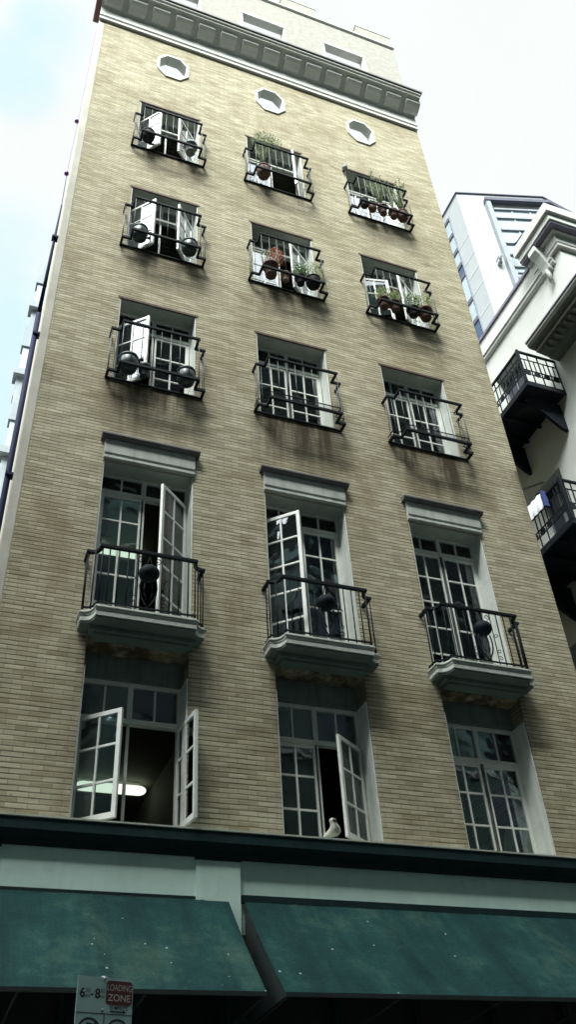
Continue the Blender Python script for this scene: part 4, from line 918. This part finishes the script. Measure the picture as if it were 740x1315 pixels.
# upper string course and parapet coping
sc = MB(); sc.exty([(CX0, 20.05), (CX0 - 0.05, 20.05), (CX0 - 0.09, 20.10), (CX0 - 0.09, 20.17), (CX0 - 0.13, 20.20), (CX0 - 0.13, 20.25), (CX0, 20.28)], 0.9, 24); sc.build('string_course', 'stucco', K)
MB().box(CX0 - 0.06, CX0 + 0.001, 1.6, 24, 20.282, 20.36).build('string_flashing', 'purpleline', K)
MB().box(CX0 - 0.05, CX0 + 0.3, 1.75, 24, 20.902, 21.0).build('coping', 'purpleline', K)
# corner cornice (returns round the corner and stops)
for (e, z0, z1, mt) in ((0.10, 20.30, 20.42, 'stucco_trim'), (0.12, 20.42, 20.72, 'stucco'), (0.22, 20.72, 20.78, 'stucco_trim'), (0.36, 20.78, 20.86, 'purpleline'), (0.40, 20.86, 21.08, 'stucco'), (0.48, 21.08, 21.40, 'stucco_trim')):
    MB().box(CX0 - e, 16, CY0 - e, 1.55 + e * 0.25, z0 + 0.001, z1).build('corner_cornice', mt, K, 0.008)
cs = MB()
cs.exty([(CX0 - 0.001, 19.95), (CX0 - 0.12, 20.0), (CX0 - 0.16, 20.15), (CX0 - 0.28, 20.45), (CX0 - 0.40, 20.60), (CX0 - 0.40, 20.775), (CX0 - 0.12, 20.775)], 1.02, 1.30)
cs.build('scroll_console', 'stucco', K, 0.02)
MB().tube([(CX0 - 0.08, 1.16, 19.6), (CX0 - 0.08, 1.16, 20.3)], 0.06, 10).build('drainpipe', 'stucco', K)
# lower main cornice with dentils
prof = [(CX0, 17.45), (CX0 - 0.25, 17.45), (CX0 - 0.30, 17.50), (CX0 - 0.62, 17.56), (CX0 - 0.62, 17.60), (CX0 - 0.80, 17.62), (CX0 - 0.84, 17.70), (CX0 - 0.84, 17.78), (CX0, 17.95)]
lc = MB(); lc.exty(prof, CY0 - 0.84, 1.90); lc.box(CX0, 16, CY0 - 0.84, CY0, 17.5, 17.8); 
lco = lc.build('main_cornice', 'dentil', K)
MB().box(CX0 - 0.86, CX0 - 0.66, CY0 - 0.86, 1.92, 17.781, 17.82).build('cornice_edge', 'purpleline', lco)
MB().box(CX0 - 0.66, CX0 - 0.63, CY0 - 0.7, 1.85, 17.52, 17.559).build('gold_bead', 'stucco_trim', lco)
for i in range(11):
    y = 1.62 - i * 0.19
    MB().exty([(CX0 - 0.30, 17.49), (CX0 - 0.56, 17.42), (CX0 - 0.58, 17.50), (CX0 - 0.58, 17.548), (CX0 - 0.30, 17.498)], y - 0.045, y + 0.045).build('dentil', 'dentil', lco, 0.01)
# moulded window hood fragments near the corner
m = MB(); m.box(CX0 - 0.12, CX0 - 0.001, 0.95, 1.35, 16.55, 16.66); m.box(CX0 - 0.08, CX0 - 0.001, 1.0, 1.3, 16.42, 16.55); m.build('window_hood', 'stucco_trim', K, 0.01)
MB().box(CX0 - 0.18, CX0 - 0.001, 0.70, 1.05, 16.75, 16.86).build('window_hood', 'stucco_trim', K, 0.01)

def iron_balcony(z0, z1, x0, y0, y1, name='iron_balcony'):
    """x0 = outer edge, rails facing the lane and at the near end"""
    X1_ = CX0 - 0.002
    s = MB(); s.box(x0 + 0.03, X1_, y0 + 0.03, y1, z0 - 0.06, z0 - 0.005); s.box(x0, x0 + 0.05, y0, y1, z0 - 0.12, z0 - 0.001); s.box(x0 + 0.05, X1_, y0, y0 + 0.05, z0 - 0.12, z0 - 0.001)
    so_ = s.build(name, 'ironblue', K)
    y = y0 + 0.55
    while y < y1: MB().box(x0 + 0.05, X1_, y - 0.03, y + 0.03, z0 - 0.16, z0 - 0.062).build('joist', 'ironblue', so_); y += 0.55
    for y in (y0 + 0.35, (y0 + y1) / 2 + 0.3, y1 - 0.1):
        b = MB(); b.add([(X1_, y - 0.04, z0 - 0.16), (x0 + 0.15, y - 0.04, z0 - 0.16), (x0 + 0.15, y - 0.04, z0 - 0.24), (X1_ - 0.14, y - 0.04, z0 - 0.95), (X1_, y - 0.04, z0 - 1.0),
               (X1_, y + 0.04, z0 - 0.16), (x0 + 0.15, y + 0.04, z0 - 0.16), (x0 + 0.15, y + 0.04, z0 - 0.24), (X1_ - 0.14, y + 0.04, z0 - 0.95), (X1_, y + 0.04, z0 - 1.0)],
              [(0, 1, 2, 3, 4), (9, 8, 7, 6, 5), (0, 5, 6, 1), (1, 6, 7, 2), (2, 7, 8, 3), (3, 8, 9, 4), (4, 9, 5, 0)])
        b.build('bracket', 'ironblue', so_)
    r = MB(); H = z1 - z0
    def run(p0, p1):
        p0, p1 = Vector(p0), Vector(p1); L = (p1 - p0).length; d = (p1 - p0) / L; n = Vector((-d.y, d.x, 0))
        def hb(zz, h, w=0.03): r.obox(p0 - n * w / 2 + Vector((0, 0, zz)), d * L, n * w, Vector((0, 0, h)))
        def vb(t, za, zc, w=0.022): r.obox(p0 + d * (t - w / 2) - n * 0.009 + Vector((0, 0, za)), d * w, n * 0.018, Vector((0, 0, zc - za)))
        hb(z1 - 0.05, 0.05, 0.05); hb(z0 + H * 0.75, 0.022, 0.02); hb(z0 + H * 0.40, 0.025, 0.02); hb(z0 + H * 0.27, 0.02, 0.02); hb(z0, 0.03, 0.03)
        nb = max(3, round(L / 0.26)); w_ = L / nb
        for i in range(nb + 1): vb(min(L - 0.012, max(0.012, i * w_)), z0, z1 - 0.05, 0.026)
        for i in range(nb):
            vb((i + 0.5) * w_, z0 + H * 0.40, z0 + H * 0.75, 0.018)
            # cast rosettes in the lower band
            c = p0 + d * ((i + 0.5) * w_) + Vector((0, 0, z0 + H * 0.335)); rr = w_ * 0.34; v = [c + d * (rr * math.cos(a)) + Vector((0, 0, H * 0.085 * math.sin(a))) + n * k for k in (-0.008, 0.008) for a in [2 * math.pi * t / 8 for t in range(8)]]
            r.add(v, [tuple(range(8)), tuple(range(8, 16))[::-1]] + [(t, (t + 1) % 8, 8 + (t + 1) % 8, 8 + t) for t in range(8)])
    run((x0 + 0.02, y0 + 0.02, 0), (x0 + 0.02, y1, 0)); run((x0 + 0.02, y0 + 0.02, 0), (X1_, y0 + 0.02, 0))
    r.box(x0 - 0.01, x0 + 0.05, y0 - 0.01, y0 + 0.05, z0, z1 + 0.02)
    r.build('railing', 'ironblue', so_)
    return so_
iron_balcony(16.55, 17.62, 6.77, 2.03, 5.2)
iron_balcony(12.32, 13.38, 6.60, 1.86, 5.2)
iron_balcony(8.0, 9.05, 6.60, 1.86, 5.2)
tw = thing('hung_cloth', 'white patterned cloth with blue edge hung over the lower iron balcony rail', 'cloth', (6.6, 2.9, 13.4))
g = MB(); v = []; nn = 24
for i in range(nn + 1):
    y = 2.42 + 0.75 * i / nn; wv = 0.012 * math.sin(i * 1.1)
    v += [(6.50 + wv, y, 13.02), (6.53 + wv, y, 13.42), (6.62 + wv, y, 13.44), (6.66 + wv, y, 13.15)]
g.add(v, [(4 * i + j, 4 * i + 4 + j, 4 * i + 5 + j, 4 * i + 1 + j) for i in range(nn) for j in range(3)], True); g.build('cloth', 'towel', tw)
MB().box(6.505, 6.63, 2.36, 2.42, 13.02, 13.43).build('blue_edge', 'towelblue', tw, 0.01)
MB().tube([(CX0 - 0.001, 3.6, 15.05), (7.2, 4.4, 15.1)], 0.02, 6).build('awning_rod', 'dentil', K)

# ------------------------------------------------------------------ pale modern tower behind
T = thing('modern_tower', 'white panelled modern tower with a chamfered top and recessed glazing', 'tower', (16, 11.8, 0))
pl_ = [(16.0, 40), (16.0, 11.8), (20.65, 10.5), (24.2, 11.0), (30, 14), (30, 40)]
MB().prism(pl_, 0, 44.9).build('wall', 'panel', T)
MB().prism([(15.93, 40), (15.93, 11.74), (20.65, 10.42), (24.3, 10.93), (30.1, 14), (30.1, 40)], 44.902, 44.97).build('roof_edge', 'navyframe', T)
# window strip and panel joints on the lane side
for z in (44.0, 42.6, 41.2, 40.0, 39.1, 37.1, 35.6, 33.6, 32.2): MB().box(15.90, 15.999, 12.85, 13.6, z - 0.16, z + 0.10).build('window_head', 'navyframe', T)
for i, z in enumerate((44.05, 42.65, 41.25, 40.05, 39.15, 37.15, 35.65, 33.65, 32.25)):
    zb = (42.65, 41.25, 40.05, 39.15, 37.15, 35.65, 33.65, 32.25, 30.5)[i]
    MB().box(15.95, 15.998, 12.9, 13.55, zb + 0.12, z - 0.18).build('window', 'bluewin' if i in (3, 6) else 'tglass', T)
m = MB(); m.box(15.94, 15.999, 12.76, 12.84, 28, 44.2); m.build('window_jamb', 'bluebar', T)
for z in (41.1, 39.6, 38.4, 37.2, 35.5, 33.8): MB().box(15.985, 15.999, 11.85, 12.75, z - 0.02, z + 0.02).build('panel_joint', 'joint', T)
# recessed glazing on the chamfer faces, built in each face's own plane
def face_frame(p0, p1):
    p0 = Vector((*p0, 0)); p1 = Vector((*p1, 0)); d = (p1 - p0).normalized(); n = Vector((d.y, -d.x, 0)); return p0, (p1 - p0).length, d, n
def onface(fr, name, mat, t0, t1, z0, z1, o0, o1):
    p0, L, d, n = fr; return MB().obox(p0 + d * t0 + n * o0 + Vector((0, 0, z0)), d * (t1 - t0), n * (o1 - o0), Vector((0, 0, z1 - z0))).build(name, mat, T)
fA = face_frame((16.0, 11.8), (20.65, 10.5)); fB = face_frame((20.65, 10.5), (24.2, 11.0))
LA, LB = fA[1], fB[1]
ga = onface(fA, 'glazing', 'tglass', 1.75, LA, 33.0, 43.55, 0.02, 0.06); onface(fB, 'glazing', 'tglass', 0, LB, 33.0, 43.55, 0.02, 0.06)
onface(fA, 'frame_head', 'navyframe', 1.35, LA + 0.1, 43.9, 44.15, 0.05, 0.35); onface(fB, 'frame_head', 'navyframe', 0, LB, 43.9, 44.15, 0.05, 0.35)
onface(fA, 'frame_jamb', 'bluebar', 1.38, 1.62, 33, 43.9, 0.03, 0.30); onface(fA, 'frame_jamb', 'joint', 1.62, 1.72, 33, 43.88, 0.03, 0.12)
onface(fA, 'corner_post', 'bluebar', LA - 0.1, LA + 0.05, 33, 43.9, 0.07, 0.22)
for z in (43.3, 42.5, 41.4, 40.2, 39.2, 38.2, 37.2, 36.2, 35.2):
    onface(fA, 'mullion', 'bluebar', 1.75, LA - 0.12, z, z + 0.13, 0.062, 0.16); onface(fB, 'mullion', 'bluebar', 0.08, LB, z, z + 0.13, 0.062, 0.16)
for t in (2.7, 3.7): onface(fA, 'mullion', 'joint', t, t + 0.05, 33, 43.3, 0.062, 0.10)
# open awning window: dark opening with tilted sash
onface(fA, 'open_window', 'bluewin', 2.15, 3.75, 38.5, 40.1, 0.062, 0.20)
p0, L, d, n = fA
MB().obox(p0 + d * 2.15 + n * 0.2 + Vector((0, 0, 40.1)), d * 1.6, n * 0.9 + Vector((0, 0, -0.55)), Vector((0, 0, 0.06))).build('open_sash', 'darkwin', T)
for j in range(3): onface(fA, 'louvre', 'bluebar', 1.75, 3.9, 37.5 - j * 0.5, 37.62 - j * 0.5, 0.165, 0.3)
sy = thing('wall_spotlight', 'small grey spotlight on the white panel of the modern tower', 'lamp', tuple(p0 + d * 0.95 + n * 0.1 + Vector((0, 0, 38.5))))
c = p0 + d * 0.95; 
for (a, b_, o) in ((38.45, 38.6, 0.0), (38.75, 38.95, 0.12)): MB().obox(c + n * 0.01 + Vector((0, 0, a)), d * 0.22, n * (0.25 + o), Vector((0, 0, b_ - a))).build('bracket', 'joint', sy)
MB().tube([c + n * 0.15 + d * 0.1 + Vector((0, 0, 38.4)), c + n * 0.4 + d * 0.1 + Vector((0, 0, 38.9))], 0.09, 10).build('lamp_head', 'bluebar', sy)

# ------------------------------------------------------------------ pale stepped block far behind on the left
def at_y(u, v, y):
    d_ = px_ray(u, v); t = (y - C0.y) / d_.y; return C0 + d_ * t
Y = 9.0
FB = thing('far_apartment_block', 'pale slender apartment block with stacked bays behind the left corner', 'building', (-5, Y, 0))
top = at_y(53, 352, Y)
edge = [(49, 355), (43, 388), (33, 425), (30, 445), (17, 500), (12, 530), (9, 548), (1, 600), (-12, 680), (-25, 760)]
E3 = [at_y(u, v, Y) for u, v in edge]
xr = -4.1
MB().box(E3[0].x + 0.25, xr + 3, Y, Y + 8, 0.13, top.z - 0.2).build('wall', 'farbld', FB)
ztop = top.z
zz = ztop; i = 0
xs0 = E3[0].x
random.seed(3)
while zz > 14:
    h = 2.9
    # each storey: bay, glazed band, projecting ledge
    xb = xs0 - 0.02 - 0.05 * (i % 2)
    MB().box(xb, xb + 1.0, Y - 0.35, Y - 0.001, zz - 0.9, zz - 0.02).build('bay', 'farbld', FB)
    MB().box(xb + 0.05, xb + 1.0, Y - 0.30, Y - 0.001, zz - 1.9, zz - 0.92).build('window', 'farglass', FB)
    MB().box(xb - 0.06, xb + 1.0, Y - 0.45, Y - 0.001, zz - 2.15, zz - 1.92).build('ledge', 'farbld', FB)
    MB().box(xb + 0.03, xb + 1.0, Y - 0.30, Y - 0.001, zz - h + 0.01, zz - 2.17).build('bay', 'farbld', FB)
    zz -= h; i += 1
print('FB', top, [tuple(round(a, 2) for a in e) for e in E3])

# ------------------------------------------------------------------ office block across the street (behind the viewer; the windows reflect it)
O = thing('office_block', 'grey stone office block with rows of dark windows across the street', 'building', (0, -15, 0))
MB().box(-45, 45, -30, -15, 0.13, 36).build('wall', 'opp', O)
for j in range(8):
    m = MB()
    for i in range(30): m.box(-44 + i * 3, -44 + i * 3 + 1.5, -15.0, -14.95, 4.2 + j * 3.3, 6.3 + j * 3.3)
    m.build('window_row', 'darkwin', O)
for j in range(9): MB().box(-45, 45, -14.97, -14.8, 3.4 + j * 3.3, 3.6 + j * 3.3).build('string_course', 'stucco_trim', O)

E1_ = thing('skylight_blocker', 'unseen grey stone block added at the left street end to cut skylight', 'building', (-40, -8, 0))  # added out of view to cut low skylight and darken sash reflections
MB().box(-52, -40, -30, 12, 0.13, 27).build('wall', 'opp', E1_)
E2_ = thing('skylight_blocker', 'unseen grey stone block added at the right street end to cut skylight', 'building', (52, -8, 0))  # also added unseen, holds skylight off the lower facade
MB().box(52, 64, -30, 0.5, 0.13, 30).build('wall', 'opp', E2_)
S.cycles.use_denoising = True
S.cycles.max_bounces = 8; S.cycles.transparent_max_bounces = 12
